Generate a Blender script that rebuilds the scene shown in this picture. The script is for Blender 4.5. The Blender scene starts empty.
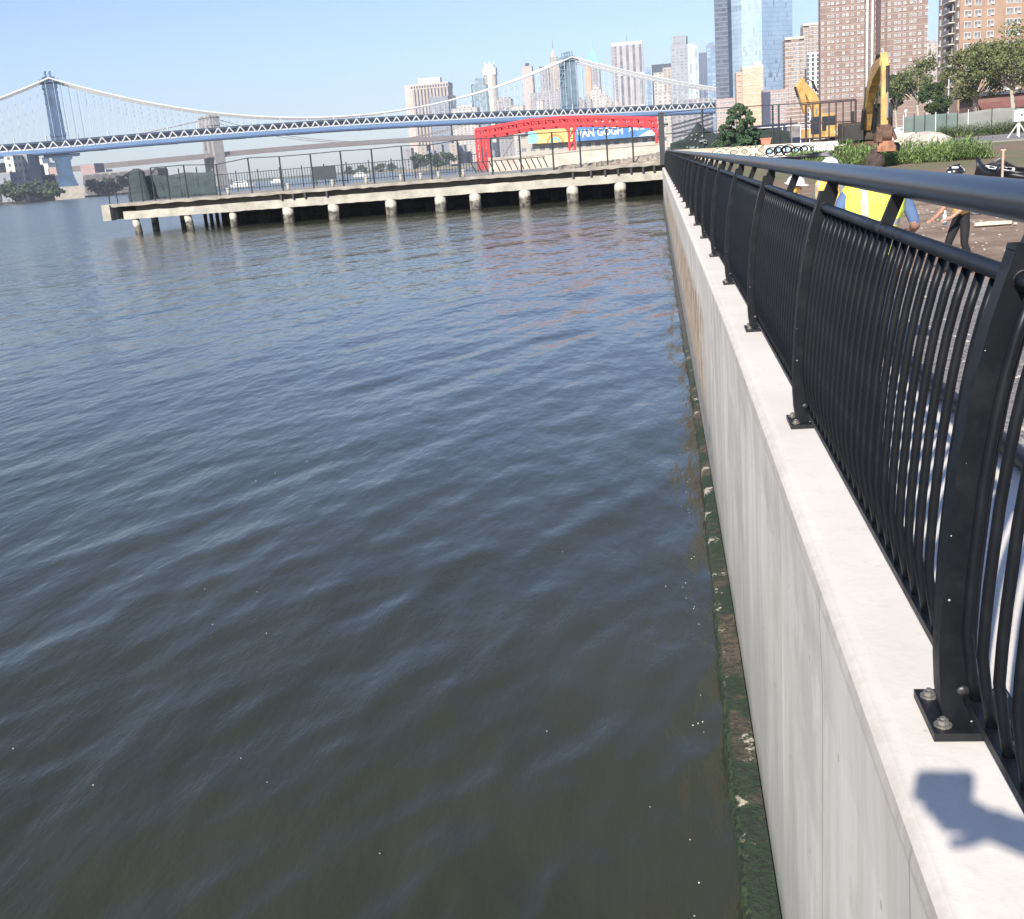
import bpy, math, random
import numpy as np
from mathutils import Vector, Matrix
random.seed(7); rng = np.random.default_rng(7)
PI = math.pi
sc = bpy.context.scene
C = sc.collection
ORD = ['first', 'second', 'third', 'fourth', 'fifth', 'sixth', 'seventh', 'eighth', 'ninth', 'tenth',
       'eleventh', 'twelfth', 'thirteenth', 'fourteenth', 'fifteenth', 'sixteenth']

# ------------------------------------------------------------------ camera
F = 1100.0; CX, CY = 512.0, 459.5; H = 3.5
def _n(v): return v / np.linalg.norm(v)
_Y = _n(np.array([662 - CX, CY - 148, -F]))
_d = np.array([830 - CX, CY - 4480, -F]); _d = _n(_d - _Y * _d.dot(_Y))
_Z = -_d; _X = np.cross(_Y, _Z)
R = np.array([_X, _Y, _Z])
def at(u, v, Y):
    """world point seen at photo pixel (u, v) on the plane at distance Y along the wall"""
    d = R @ np.array([u - CX, CY - v, -F]); return np.array([0, 0, H]) + d * (Y / d[1])
def hor(u): return 148.16 - (u - 660) * 0.0790
cd = bpy.data.cameras.new('camera'); cam = bpy.data.objects.new('camera', cd); C.objects.link(cam)
cd.sensor_width = 36; cd.lens = F / 1024 * 36; cd.clip_start = 0.03; cd.clip_end = 20000
M4 = Matrix([list(R[0]) + [0], list(R[1]) + [0], list(R[2]) + [H], [0, 0, 0, 1]])
cam.matrix_world = M4
sc.camera = cam

# ------------------------------------------------------------------ light
SUN = np.array([-0.60, -2.05, 1.25]); SUN = SUN / np.linalg.norm(SUN)
el = math.asin(SUN[2])
w = bpy.data.worlds.new('World'); sc.world = w; w.use_nodes = True
nt = w.node_tree; bg = nt.nodes['Background']
sky = nt.nodes.new('ShaderNodeTexSky'); sky.sky_type = 'NISHITA'; sky.sun_disc = False
sky.sun_elevation = el; sky.sun_rotation = math.atan2(SUN[0], SUN[1])
sky.air_density = 1.0; sky.dust_density = 0.6; sky.ozone_density = 2.4; sky.altitude = 0
tint = nt.nodes.new('ShaderNodeMix'); tint.data_type = 'RGBA'; tint.blend_type = 'MULTIPLY'; tint.inputs[0].default_value = 1
tint.inputs[7].default_value = (.885, .915, 1.10, 1)     # a bluer, hazier summer sky
nt.links.new(sky.outputs[0], tint.inputs[6]); nt.links.new(tint.outputs[2], bg.inputs[0]); bg.inputs[1].default_value = 0.105
sl = bpy.data.lights.new('sun', 'SUN'); sl.energy = 4.9; sl.angle = math.radians(0.55); sl.color = (1, 0.945, 0.85)
so = bpy.data.objects.new('sun', sl); C.objects.link(so)
so.rotation_euler = Vector(SUN).to_track_quat('Z', 'Y').to_euler()
sc.view_settings.view_transform = 'Standard'; sc.view_settings.look = 'None'; sc.view_settings.gamma = 1
sc.view_settings.exposure = 0.58
sc.cycles.max_bounces = 5; sc.cycles.diffuse_bounces = 2; sc.cycles.glossy_bounces = 3; sc.cycles.volume_bounces = 0
sc.cycles.transparent_max_bounces = 6; sc.cycles.caustics_reflective = False; sc.cycles.caustics_refractive = False

# ------------------------------------------------------------------ materials
MATS = {}
def mat(name, col, rough=0.8, var=0.15, scale=3.0, metal=0.0, bump=0.0, col2=None, spec=0.5, detail=5, stretch=None):
    if name in MATS: return MATS[name]
    m = bpy.data.materials.new(name); m.use_nodes = True; MATS[name] = m
    t = m.node_tree; b = t.nodes['Principled BSDF']
    b.inputs['Roughness'].default_value = rough; b.inputs['Metallic'].default_value = metal
    b.inputs['Specular IOR Level'].default_value = spec
    tc = t.nodes.new('ShaderNodeTexCoord'); src = tc.outputs['Object']
    if stretch:
        mp = t.nodes.new('ShaderNodeMapping'); mp.inputs['Scale'].default_value = stretch
        t.links.new(src, mp.inputs['Vector']); src = mp.outputs[0]
    nz = t.nodes.new('ShaderNodeTexNoise'); nz.inputs['Scale'].default_value = scale; nz.inputs['Detail'].default_value = detail
    nz.inputs['Roughness'].default_value = 0.62
    t.links.new(src, nz.inputs['Vector'])
    cr = t.nodes.new('ShaderNodeValToRGB')
    c = np.array(col[:3]); a = c * (1 - var); z = np.array(col2[:3]) if col2 is not None else np.minimum(c * (1 + var), 1)
    cr.color_ramp.elements[0].color = (*a, 1); cr.color_ramp.elements[1].color = (*z, 1)
    cr.color_ramp.elements[0].position = 0.32; cr.color_ramp.elements[1].position = 0.68
    t.links.new(nz.outputs['Fac'], cr.inputs[0]); t.links.new(cr.outputs[0], b.inputs['Base Color'])
    if bump:
        bp = t.nodes.new('ShaderNodeBump'); bp.inputs['Strength'].default_value = 1; bp.inputs['Distance'].default_value = bump
        t.links.new(nz.outputs['Fac'], bp.inputs['Height']); t.links.new(bp.outputs[0], b.inputs['Normal'])
    return m

class NT:
    """small helper to write node graphs"""
    def __init__(s, m): s.t = m.node_tree; s.b = s.t.nodes['Principled BSDF']
    def n(s, typ, **k):
        x = s.t.nodes.new(typ)
        for a, v in k.items(): setattr(x, a, v)
        return x
    def link(s, a, b): s.t.links.new(a, b)
    def val(s, x, inp):
        if hasattr(x, 'is_linked'): s.link(x, inp)
        else: inp.default_value = x
    def m(s, op, a, b=0.0, c=0.0, clamp=False):
        x = s.n('ShaderNodeMath', operation=op); x.use_clamp = clamp
        s.val(a, x.inputs[0]); s.val(b, x.inputs[1])
        if op in ('MULTIPLY_ADD', 'SMOOTH_MIN'): s.val(c, x.inputs[2])
        return x.outputs[0]
    def ss(s, x, lo, hi):
        r = s.n('ShaderNodeMapRange', interpolation_type='SMOOTHSTEP')
        s.val(x, r.inputs['Value']); r.inputs['From Min'].default_value = lo; r.inputs['From Max'].default_value = hi
        return r.outputs['Result']
    def mix(s, f, a, b):
        x = s.n('ShaderNodeMix', data_type='RGBA')
        s.val(f, x.inputs[0])
        for v, i in ((a, 6), (b, 7)):
            if isinstance(v, tuple): x.inputs[i].default_value = (*v[:3], 1)
            else: s.link(v, x.inputs[i])
        return x.outputs[2]
    def noise(s, vec, scale, detail=4, rough=0.6, stretch=None):
        if stretch:
            mp = s.n('ShaderNodeMapping'); mp.inputs['Scale'].default_value = stretch; s.link(vec, mp.inputs[0]); vec = mp.outputs[0]
        z = s.n('ShaderNodeTexNoise'); z.inputs['Scale'].default_value = scale; z.inputs['Detail'].default_value = detail
        z.inputs['Roughness'].default_value = rough; s.link(vec, z.inputs['Vector']); return z.outputs['Fac']
    def bump(s, h, dist):
        bp = s.n('ShaderNodeBump'); bp.inputs['Distance'].default_value = dist; bp.inputs['Strength'].default_value = 1
        s.link(h, bp.inputs['Height']); s.link(bp.outputs[0], s.b.inputs['Normal'])
def newmat(name, rough=0.8):
    m = bpy.data.materials.new(name); m.use_nodes = True; g = NT(m); g.b.inputs['Roughness'].default_value = rough
    tc = g.n('ShaderNodeTexCoord'); g.P = tc.outputs['Object']
    sx = g.n('ShaderNodeSeparateXYZ'); g.link(g.P, sx.inputs[0]); g.x, g.y, g.z = sx.outputs
    MATS[name] = m
    return m, g

def facade(name, wall, glass, wx, wz, fx, fz, rough=0.75, off=0.0, var=0.25, band=None, bandf=0.15, lit=None):
    """a facade seen from hundreds of metres: window openings repeated on the wall, each pane a little different"""
    m, g = newmat(name, rough)
    s = g.m('ADD', g.x, g.y); s = g.m('ADD', s, 500 + off)
    u = g.m('DIVIDE', s, wx); v = g.m('DIVIDE', g.m('ADD', g.z, 0.4), wz)
    fu = g.m('FRACT', u); fv = g.m('FRACT', v)
    mu = g.m('LESS_THAN', fu, fx); mv = g.m('LESS_THAN', fv, fz)
    mask = g.m('MULTIPLY', mu, mv)
    cb = g.n('ShaderNodeCombineXYZ'); g.link(g.m('FLOOR', u), cb.inputs[0]); g.link(g.m('FLOOR', v), cb.inputs[2])
    wn = g.n('ShaderNodeTexWhiteNoise', noise_dimensions='3D'); g.link(cb.outputs[0], wn.inputs['Vector'])
    r = wn.outputs['Value']
    gl = g.mix(g.m('MULTIPLY', r, 0.7), tuple(np.array(glass) * (1 - var)), lit if lit else tuple(np.minimum(np.array(glass) * (1 + 2.5 * var), 1)))
    nz = g.noise(g.P, 0.06, 3)
    wl = g.mix(g.ss(nz, .3, .7), tuple(np.array(wall) * .88), tuple(np.minimum(np.array(wall) * 1.1, 1)))
    if band: wl = g.mix(g.m('GREATER_THAN', fv, 1 - bandf), wl, band)
    g.link(g.mix(mask, wl, gl), g.b.inputs['Base Color'])
    g.link(g.m('SUBTRACT', rough, g.m('MULTIPLY', mask, rough * 0.65)), g.b.inputs['Roughness'])
    return m

# ------------------------------------------------------------------ mesh helper
class MB:
    def __init__(s): s.v = []; s.f = []; s.m = []
    def add(s, vs, fs, mi=0):
        o = len(s.v); s.v += [tuple(map(float, p)) for p in vs]; s.f += [tuple(i + o for i in f) for f in fs]; s.m += [mi] * len(fs); return s
    def box(s, c, d, rz=0, mi=0, rot=None, bev=0):
        x, y, z = [a / 2 for a in d]
        P = [Vector((i * x, j * y, k * z)) for k in (-1, 1) for j in (-1, 1) for i in (-1, 1)]
        Rm = rot if rot is not None else Matrix.Rotation(rz, 3, 'Z')
        P = [Rm @ p + Vector(c) for p in P]
        return s.add(P, [(0, 2, 3, 1), (4, 5, 7, 6), (0, 1, 5, 4), (2, 6, 7, 3), (0, 4, 6, 2), (1, 3, 7, 5)], mi)
    def bar(s, a, b, w_, h_, mi=0):
        a = Vector(a); b = Vector(b); d = b - a; L = d.length
        if L < 1e-6: return s
        q = d.to_track_quat('Y', 'Z').to_matrix()
        return s.box((a + b) / 2, (w_, L, h_), rot=q, mi=mi)
    def prism(s, poly, z0, z1, mi=0, top=None, taper=1.0, c=(0, 0)):
        n = len(poly); A = [(x, y, z0) for x, y in poly]; B = [(c[0] + (x - c[0]) * taper, c[1] + (y - c[1]) * taper, z1) for x, y in poly]
        s.add(A + B, [(i, (i + 1) % n, n + (i + 1) % n, n + i) for i in range(n)], mi)
        s.add(B, [tuple(range(n))], mi if top is None else top); s.add(A, [tuple(reversed(range(n)))], mi)
        return s
    def xz(s, poly, y0, y1, mi=0):
        """outline in the XZ plane given a thickness along Y"""
        n = len(poly); A = [(x, y0, z) for x, z in poly]; B = [(x, y1, z) for x, z in poly]
        s.add(A + B, [(i, (i + 1) % n, n + (i + 1) % n, n + i) for i in range(n)], mi)
        s.add(A, [tuple(range(n))], mi); s.add(B, [tuple(reversed(range(n)))], mi); return s
    def tube(s, pts, r, n=8, mi=0, cap=True):
        pts = [Vector(p) for p in pts]; k = len(pts); rr = r if isinstance(r, (list, tuple)) else [r] * k
        vs = []; prev = None
        for i, p in enumerate(pts):
            d = (pts[min(i + 1, k - 1)] - pts[max(i - 1, 0)]).normalized()
            if prev is None:
                up = Vector((0, 0, 1)) if abs(d.z) < .9 else Vector((1, 0, 0)); a = d.cross(up).normalized()
            else: a = (prev - d * prev.dot(d)).normalized()
            prev = a; b = d.cross(a)
            vs += [p + (a * math.cos(2 * PI * j / n) + b * math.sin(2 * PI * j / n)) * rr[i] for j in range(n)]
        fs = [(i * n + j, i * n + (j + 1) % n, (i + 1) * n + (j + 1) % n, (i + 1) * n + j) for i in range(k - 1) for j in range(n)]
        if cap: fs += [tuple(reversed(range(n))), tuple((k - 1) * n + j for j in range(n))]
        return s.add(vs, fs, mi)
    def ell(s, c, r, n=12, m=8, mi=0, z0=-1.0):
        vs = []; 
        for i in range(m + 1):
            t = -PI / 2 + PI * i / m
            for j in range(n):
                a = 2 * PI * j / n
                vs.append((c[0] + r[0] * math.cos(t) * math.cos(a), c[1] + r[1] * math.cos(t) * math.sin(a), c[2] + r[2] * max(math.sin(t), z0)))
        return s.add(vs, [(i * n + j, i * n + (j + 1) % n, (i + 1) * n + (j + 1) % n, (i + 1) * n + j) for i in range(m) for j in range(n)], mi)
    def mesh(s, name, mats, smooth=False):
        me = bpy.data.meshes.new(name); me.from_pydata(s.v, [], s.f)
        for m in (mats if isinstance(mats, (list, tuple)) else [mats]): me.materials.append(m)
        if len(set(s.m)) > 1: me.polygons.foreach_set('material_index', s.m)
        if smooth: me.polygons.foreach_set('use_smooth', [True] * len(me.polygons))
        me.update(); return me
    def build(s, name, mats, parent=None, smooth=False, loc=None, bevel=0, auto=False):
        o = bpy.data.objects.new(name, s.mesh(name, mats, smooth)); C.objects.link(o)
        if parent is not None: o.parent = parent
        if loc is not None: o.location = loc
        if bevel:
            b = o.modifiers.new('b', 'BEVEL'); b.width = bevel; b.segments = 2; b.limit_method = 'ANGLE'
        return o
def tag(o, label=None, cat=None, group=None, kind=None):
    for k, v in (('label', label), ('category', cat), ('group', group), ('kind', kind)):
        if v: o[k] = v
    return o
def thing(name, label, cat, loc=(0, 0, 0), rz=0, group=None):
    o = bpy.data.objects.new(name, None); C.objects.link(o); o.location = loc; o.rotation_euler = (0, 0, rz)
    o.empty_display_size = .2
    return tag(o, label, cat, group)
def copy_tree(o, parent=None):
    c = o.copy(); C.objects.link(c)
    if parent is not None: c.parent = parent
    for ch in list(o.children): copy_tree(ch, c)
    return c
def text_mesh(body, size, name, mats, parent, loc, rot=(PI / 2, 0, 0), ext=0.01, off=0.0, sx=1.0, align='CENTER'):
    cu = bpy.data.curves.new(name, 'FONT'); cu.body = body; cu.size = size; cu.extrude = ext; cu.offset = off
    cu.align_x = align; cu.align_y = 'CENTER'; cu.resolution_u = 3
    t = bpy.data.objects.new(name + '_t', cu); C.objects.link(t)
    dg = bpy.context.evaluated_depsgraph_get(); me = bpy.data.meshes.new_from_object(t.evaluated_get(dg))
    bpy.data.objects.remove(t); me.materials.clear(); me.materials.append(mats)
    o = bpy.data.objects.new(name, me); C.objects.link(o); o.parent = parent; o.location = loc; o.rotation_euler = rot; o.scale = (sx, 1, 1)
    return o

# ------------------------------------------------------------------ common materials
black_paint = mat('black_paint', (.0065, .0075, .010), .5, .15, 30, spec=.22)
black_wear = mat('black_paint_dusty', (.010, .011, .013), .5, .3, 60, spec=.35)
steel = mat('galvanised_steel', (.34, .32, .29), .5, .3, 60, .7)
stone_pale = mat('stone_pale', (.5, .44, .36), .9, .2, .3)
rust = mat('rusty_steel', (.16, .075, .04), .85, .4, 3)
white_p = mat('white_paint', (.75, .75, .73), .6, .08, 2)
dark_steel = mat('dark_steel', (.03, .03, .035), .6, .2, 4)

def chips(m, dens=.025, col=(.35, .35, .34)):
    g = NT(m); tc = g.n('ShaderNodeTexCoord'); v = g.n('ShaderNodeTexVoronoi'); v.inputs['Scale'].default_value = 38; g.link(tc.outputs['Object'], v.inputs['Vector'])
    sx = g.n('ShaderNodeSeparateColor'); g.link(v.outputs['Color'], sx.inputs[0])
    k = g.m('MULTIPLY', g.m('LESS_THAN', v.outputs['Distance'], .095), g.m('LESS_THAN', sx.outputs[0], dens * 3))
    dust = g.ss(g.noise(tc.outputs['Object'], 7, 6, .7), .45, .75)
    old = g.b.inputs['Base Color'].links[0].from_socket
    g.link(g.mix(k, g.mix(g.m('MULTIPLY', dust, .12), old, (.04, .04, .04)), col), g.b.inputs['Base Color'])
    g.link(g.m('ADD', .42, g.m('MULTIPLY', dust, .2)), g.b.inputs['Roughness'])
chips(black_paint); chips(black_wear, .06)
# ================================================================== WATER
def make_water():
    # polar grid round the photographer's feet: fine near, coarse far
    na, nr = 860, 900
    th = np.linspace(math.radians(-46), math.radians(46), na)
    r = 2.2 * np.exp(np.linspace(0, math.log(9000 / 2.2), nr))
    near = np.linspace(0.9, 2.2, 8)[:-1]; r = np.concatenate([near, r])
    TH, RR = np.meshgrid(th, r); th0 = math.radians(-21)
    X = RR * np.sin(TH + th0); Y = RR * np.cos(TH + th0)
    step = RR * 0.0092
    Z = np.zeros_like(X); dX = np.zeros_like(X); dY = np.zeros_like(X)
    # wave trains: crests run roughly along the wall, leaning to the right
    g = np.random.default_rng(3)
    base = math.atan2(-.34, 1.0)
    patch = (0.72 + 0.50 * np.sin(X * .21 + Y * .13 + 1.3) * np.sin(Y * .17 - X * .09 + .4)
             + 0.25 * np.sin(X * .05 - Y * .037 + 2.0))
    for i in range(260):
        lam = 0.20 * (8.0 / 0.20) ** g.random()
        a = 0.00088 * lam ** 0.65 * g.uniform(.3, 1.3) * (1.0 if lam < 1.0 else (1.0 / lam) ** .45)
        ang = base + g.normal(0, 0.36 + 0.20 * (lam < .8)) + (PI if g.random() < .12 else 0)
        k = 2 * PI / lam; ph = g.uniform(0, 2 * PI)
        fade = np.clip((lam / step - 2.6) / 2.5, 0, 1)
        if lam > 2: fade = np.maximum(fade, 0)
        p = k * (X * math.cos(ang) + Y * math.sin(ang)) + ph
        amp = a * fade * (patch if lam < 3 else 1)
        c, s_ = np.cos(p), np.sin(p)
        Z += amp * c; dX -= 1.0 * amp * s_ * math.cos(ang); dY -= 1.0 * amp * s_ * math.sin(ang)
    # calm long range
    V = np.stack([X + dX, Y + dY, Z], -1).reshape(-1, 3)
    nrr, naa = X.shape
    i = np.arange(nrr - 1)[:, None] * naa + np.arange(naa - 1)[None]
    Fq = np.stack([i, i + 1, i + naa + 1, i + naa], -1).reshape(-1, 4)[:, ::-1]
    me = bpy.data.meshes.new('water'); me.vertices.add(len(V)); me.vertices.foreach_set('co', V.ravel())
    me.loops.add(Fq.size); me.loops.foreach_set('vertex_index', Fq.ravel().astype(np.int32))
    me.polygons.add(len(Fq)); me.polygons.foreach_set('loop_start', np.arange(0, Fq.size, 4, dtype=np.int32))
    me.polygons.foreach_set('loop_total', np.full(len(Fq), 4, dtype=np.int32)); me.polygons.foreach_set('use_smooth', [True] * len(Fq))
    me.update(calc_edges=True); me.validate()
    m, q = newmat('river_water', .06)
    q.b.inputs['IOR'].default_value = 1.33
    mud = q.noise(q.P, .25, 3)
    q.link(q.mix(q.ss(mud, .35, .65), (.036, .038, .024), (.045, .046, .029)), q.b.inputs['Base Color'])
    n1 = q.noise(q.P, 2.6, 5, .62, (1.5, .55, 1)); n2 = q.noise(q.P, .55, 4, .6, (1.4, .6, 1)); n3 = q.noise(q.P, .14, 5, .66, (1.3, .6, 1))
    ln = q.n('ShaderNodeVectorMath', operation='LENGTH'); q.link(q.P, ln.inputs[0]); fd = q.ss(ln.outputs['Value'], 6, 55)
    k1 = q.m('ADD', .45, q.m('MULTIPLY', fd, .55)); k3 = q.m('ADD', .22, q.m('MULTIPLY', fd, .70))
    n4 = q.noise(q.P, 9, 3, .6, (1.6, .45, 1))
    h = q.m('ADD', q.m('ADD', q.m('MULTIPLY', n4, .0022), q.m('MULTIPLY', n1, .016)), q.m('ADD', q.m('MULTIPLY', q.m('MULTIPLY', n2, .08), k1), q.m('MULTIPLY', q.m('MULTIPLY', n3, .50), k3)))
    q.bump(h, 1.0)
    ln = q.n('ShaderNodeVectorMath', operation='LENGTH'); q.link(q.P, ln.inputs[0])
    q.link(q.m('ADD', .055, q.m('MULTIPLY', q.ss(ln.outputs['Value'], 8, 130), .13)), q.b.inputs['Roughness'])
    me.materials.append(m)
    o = bpy.data.objects.new('water', me); C.objects.link(o); tag(o, kind='structure')
make_water()

ff = MB(); rf_ = np.random.default_rng(12)
for _ in range(60):
    y = rf_.uniform(3.6, 14); x = .16 - abs(rf_.normal()) * .12 - (rf_.random() < .25) * rf_.uniform(0, 5); r = rf_.uniform(.002, .005); ff.ell((x, y, .004), (r, r * 1.3, .003), 7, 4)
tag(ff.build('foam_flecks', white_p), 'tiny pale foam flecks floating on the river beside the algae covered ledge', 'foam', kind='stuff')
# ================================================================== SEAWALL
WZ = 2.25
def bend(y):
    t = max(0.0, y - 6); return -0.0062 * t * (1 - math.exp(-t / 8))
WEND = 76.0
def swept(profile, y0, y1, mb=None, step=2.0, mi=0, sub=None):
    """an outline in XZ carried along the (gently bending) wall line"""
    mb = mb or MB(); ys = [y0]
    while ys[-1] < y1 - 1e-6: ys.append(min(ys[-1] + (step if ys[-1] > 12 else step * .25), y1))
    n = len(profile); vs = [(x + bend(y), y, z) for y in ys for x, z in profile]
    fs = [(i * n + j, (i + 1) * n + j, (i + 1) * n + (j + 1) % n, i * n + (j + 1) % n) for i in range(len(ys) - 1) for j in range(n)]
    fs += [tuple(range(n)), tuple(reversed([(len(ys) - 1) * n + j for j in range(n)]))]
    return mb.add(vs, fs, mi)
seawall = thing('seawall', 'pale poured concrete seawall running along the river under the black railing', 'seawall', (0, 0, 0))
def conc():
    m, g = newmat('seawall_concrete', .85)
    geo = g.n('ShaderNodeNewGeometry'); sn = g.n('ShaderNodeSeparateXYZ'); g.link(geo.outputs['Normal'], sn.inputs[0])
    up = g.ss(sn.outputs[2], .3, .8)
    n1 = g.noise(g.P, 1.3, 6, .65); n2 = g.noise(g.P, 14, 5, .7); st = g.noise(g.P, 3.2, 5, .65, (1, 1, .10)); st2 = g.noise(g.P, 22, 4, .6, (1, 1, .03))
    top = g.mix(g.ss(n1, .3, .72), (.70, .64, .56), (.79, .73, .65))
    top = g.mix(g.m('MULTIPLY', g.ss(n2, .56, .72), .22), top, (.42, .37, .31))
    vor = g.n('ShaderNodeTexVoronoi'); vor.inputs['Scale'].default_value = 9; g.link(g.P, vor.inputs['Vector'])
    top = g.mix(g.m('MULTIPLY', g.m('SUBTRACT', 1, g.ss(vor.outputs['Distance'], .03, .07)), .35), top, (.30, .26, .22))
    face = g.mix(g.ss(st, .32, .68), (.66, .605, .52), (.84, .79, .70))
    face = g.mix(g.m('MULTIPLY', g.ss(st2, .54, .70), .28), face, (.86, .84, .79))
    face = g.mix(g.m('MULTIPLY', g.ss(n1, .48, .66), .6), face, (.50, .47, .41))
    # form-board seams every 0.6 m
    sm = g.m('ABSOLUTE', g.m('SUBTRACT', g.m('FRACT', g.m('DIVIDE', g.y, 1.22)), .5))
    face = g.mix(g.m('MULTIPLY', g.m('SUBTRACT', 1, g.ss(sm, .003, .008)), .6), face, (.26, .24, .21))
    drip = g.noise(g.P, 1.7, 5, .7, (1, 1, .25)); dz_ = g.m('SUBTRACT', 1, g.ss(g.m('ADD', g.z, g.m('MULTIPLY', g.m('SUBTRACT', drip, .5), 3.2)), .2, 1.7))
    face = g.mix(g.m('MULTIPLY', dz_, .75), face, (.38, .365, .31))
    face = g.mix(g.m('MULTIPLY', g.m('SUBTRACT', 1, g.ss(g.m('ADD', g.z, g.m('MULTIPLY', st, .3)), .22, .5)), .8), face, (.20, .19, .14))
    cs = g.n('ShaderNodeCombineXYZ'); g.link(g.m('FRACT', g.m('DIVIDE', g.y, .61)), cs.inputs[0]); g.link(g.m('FRACT', g.m('DIVIDE', g.z, .72)), cs.inputs[1])
    dd = g.n('ShaderNodeVectorMath', operation='DISTANCE'); g.link(cs.outputs[0], dd.inputs[0]); dd.inputs[1].default_value = (.5, .6, 0)
    face = g.mix(g.m('MULTIPLY', g.m('SUBTRACT', 1, g.ss(dd.outputs['Value'], .012, .022)), .55), face, (.22, .2, .17))
    # rust coloured stretch farther along, broken stone low down
    n3 = g.noise(g.P, .9, 6, .7, (1, 1, 1.2)); n4 = g.noise(g.P, 3.0, 6, .75)
    yy = g.m('ADD', g.y, g.m('MULTIPLY', g.m('SUBTRACT', n3, .5), 6))
    zone = g.m('MULTIPLY', g.ss(yy, 11.0, 14.0), g.m('SUBTRACT', 1, g.ss(yy, 50, 66)))
    zt = g.m('ADD', g.z, g.m('MULTIPLY', g.m('SUBTRACT', n4, .5), .9))
    hz = g.m('SUBTRACT', 1, g.ss(zt, 1.55, 1.75))
    ru = g.mix(g.ss(n4, .38, .62), (.38, .23, .12), (.66, .54, .41)); n5 = g.noise(g.P, 2.2, 6, .7, (1, 1, .5))
    ru = g.mix(g.m('MULTIPLY', g.ss(n5, .52, .60), .8), ru, (.72, .67, .58))
    face = g.mix(g.m('MULTIPLY', zone, hz), face, ru)
    low = g.m('SUBTRACT', 1, g.ss(zt, .35, .75)); lz = g.m('MULTIPLY', low, g.ss(yy, 9, 12))
    face = g.mix(lz, face, g.mix(g.ss(n2, .4, .6), (.20, .19, .17), (.40, .38, .35)))
    # worn arris along the water side
    edge = g.m('SUBTRACT', 1, g.ss(g.m('ADD', g.x, g.m('MULTIPLY', g.m('SUBTRACT', g.noise(g.P, 5, 4, .6), .5), .04)), .405, .445))
    near = g.m('SUBTRACT', 1, g.ss(g.y, 6, 14))
    top = g.mix(g.m('MULTIPLY', g.m('MULTIPLY', edge, near), .45), top, g.mix(g.ss(n2, .4, .6), (.28, .25, .21), (.44, .40, .35)))
    arris = g.m('MULTIPLY', g.ss(g.m('ADD', g.z, g.m('MULTIPLY', n2, .02)), 2.185, 2.215), near)
    face = g.mix(g.m('MULTIPLY', arris, .55), face, g.mix(g.ss(n2, .4, .6), (.30, .27, .23), (.44, .40, .35)))
    g.link(g.mix(up, face, top), g.b.inputs['Base Color'])
    g.bump(g.m('ADD', g.m('MULTIPLY', n2, .0014), g.m('MULTIPLY', st, .003)), 1.0)
    return m
concm = conc()
prof = [(.402, -3), (.405, .2), (.41, 1.9), (.400, 2.20), (.405, 2.232), (.425, 2.247), (.46, WZ), (1.02, WZ + .004), (1.30, WZ), (1.315, 2.235), (1.32, -1)]
swept(prof, -14, WEND).build('wall', concm, seawall)
def algae():
    m, g = newmat('algae_ledge', .8)
    n1 = g.noise(g.P, 3.2, 6, .7); n2 = g.noise(g.P, 22, 5, .75); n0 = g.noise(g.P, 1.1, 5, .7)
    c = g.mix(g.ss(n0, .50, .61), (.024, .047, .018), (.115, .085, .055))
    c = g.mix(g.m('MULTIPLY', g.ss(n2, .48, .58), .7), c, (.022, .022, .016))
    pale = g.m('MULTIPLY', g.ss(n1, .57, .61), g.ss(n2, .42, .50)); c = g.mix(pale, c, (.52, .46, .36))
    side = g.m('SUBTRACT', 1, g.ss(g.m('ADD', g.x, g.m('MULTIPLY', n2, .06)), .285, .315))
    grn = g.mix(g.ss(n2, .44, .56), (.008, .018, .007), (.035, .066, .018))
    c = g.mix(side, c, grn)
    far = g.ss(g.y, 14, 24); c = g.mix(far, c, g.mix(g.ss(n2, .4, .6), (.05, .05, .045), (.13, .12, .10)))
    g.link(c, g.b.inputs['Base Color']); g.bump(g.m('ADD', g.m('MULTIPLY', n2, .02), g.m('MULTIPLY', n1, .02)), 1)
    return m
al = algae()
def sstep_(a, b, x): t = min(1, max(0, (x - a) / (b - a))); return t * t * (3 - 2 * t)
# rough footing with an uneven outline
mb = MB(); ys = list(np.arange(-6, 12, .06)) + list(np.arange(12, WEND, .4)); n = 6; vs = []
for i, y in enumerate(ys):
    j = .006 * math.sin(y * 3.1) + .004 * math.sin(y * 7.7 + 1) + random.uniform(-.006, .006)
    k = random.uniform(-.012, .012)
    sh_ = .085 * sstep_(5, 14, y)
    j += sh_
    for x, z in [(.235 + j, -.8), (.236 + j, .03), (.242 + j, .088 + k * .5), (.262 + j, .108 + k * .4), (.398, .118), (.398, -.8)]:
        vs.append((x + bend(y), y, z))
fs = [(i * n + q, (i + 1) * n + q, (i + 1) * n + (q + 1) % n, i * n + (q + 1) % n) for i in range(len(ys) - 1) for q in range(n)]
mb.add(vs, fs).build('footing', al, seawall, smooth=False)

# ================================================================== RAILING
railing = thing('railing', 'long black steel railing with curved bars along the top of the concrete seawall', 'railing', (0, 0, 0))
PR = [(2.262, .552), (2.357, .538), (2.50, .537), (2.64, .545), (2.82, .560), (3.0, .585), (3.13, .615), (3.262, .655)]
def outer(z):
    return float(np.interp(z, [p[0] for p in PR], [p[1] for p in PR]))
zs = list(np.linspace(2.262, 3.262, 15))
post_poly = [(outer(z), z) for z in zs] + [(outer(z) + .075, z) for z in reversed(zs)]
posts = MB().xz(post_poly, -.03, .03).mesh('post', black_paint)
plate = MB(); plate.box((.62, .02, WZ + .010), (.20, .20, .02))
plm = plate.mesh('base_plate', black_wear)
bolt = MB(); BOLTS = ((.545, -.045), (.545, .085), (.695, -.045), (.695, .085))
bolt.tube([(0, 0, WZ + .02), (0, 0, WZ + .023)], .019, 14); bolt.tube([(0, 0, WZ + .024), (0, 0, WZ + .033)], .0125, 6)
bolt.tube([(0, 0, WZ + .035), (0, 0, WZ + .039)], .006, 8)
btm = bolt.mesh('bolt', steel)
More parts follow.
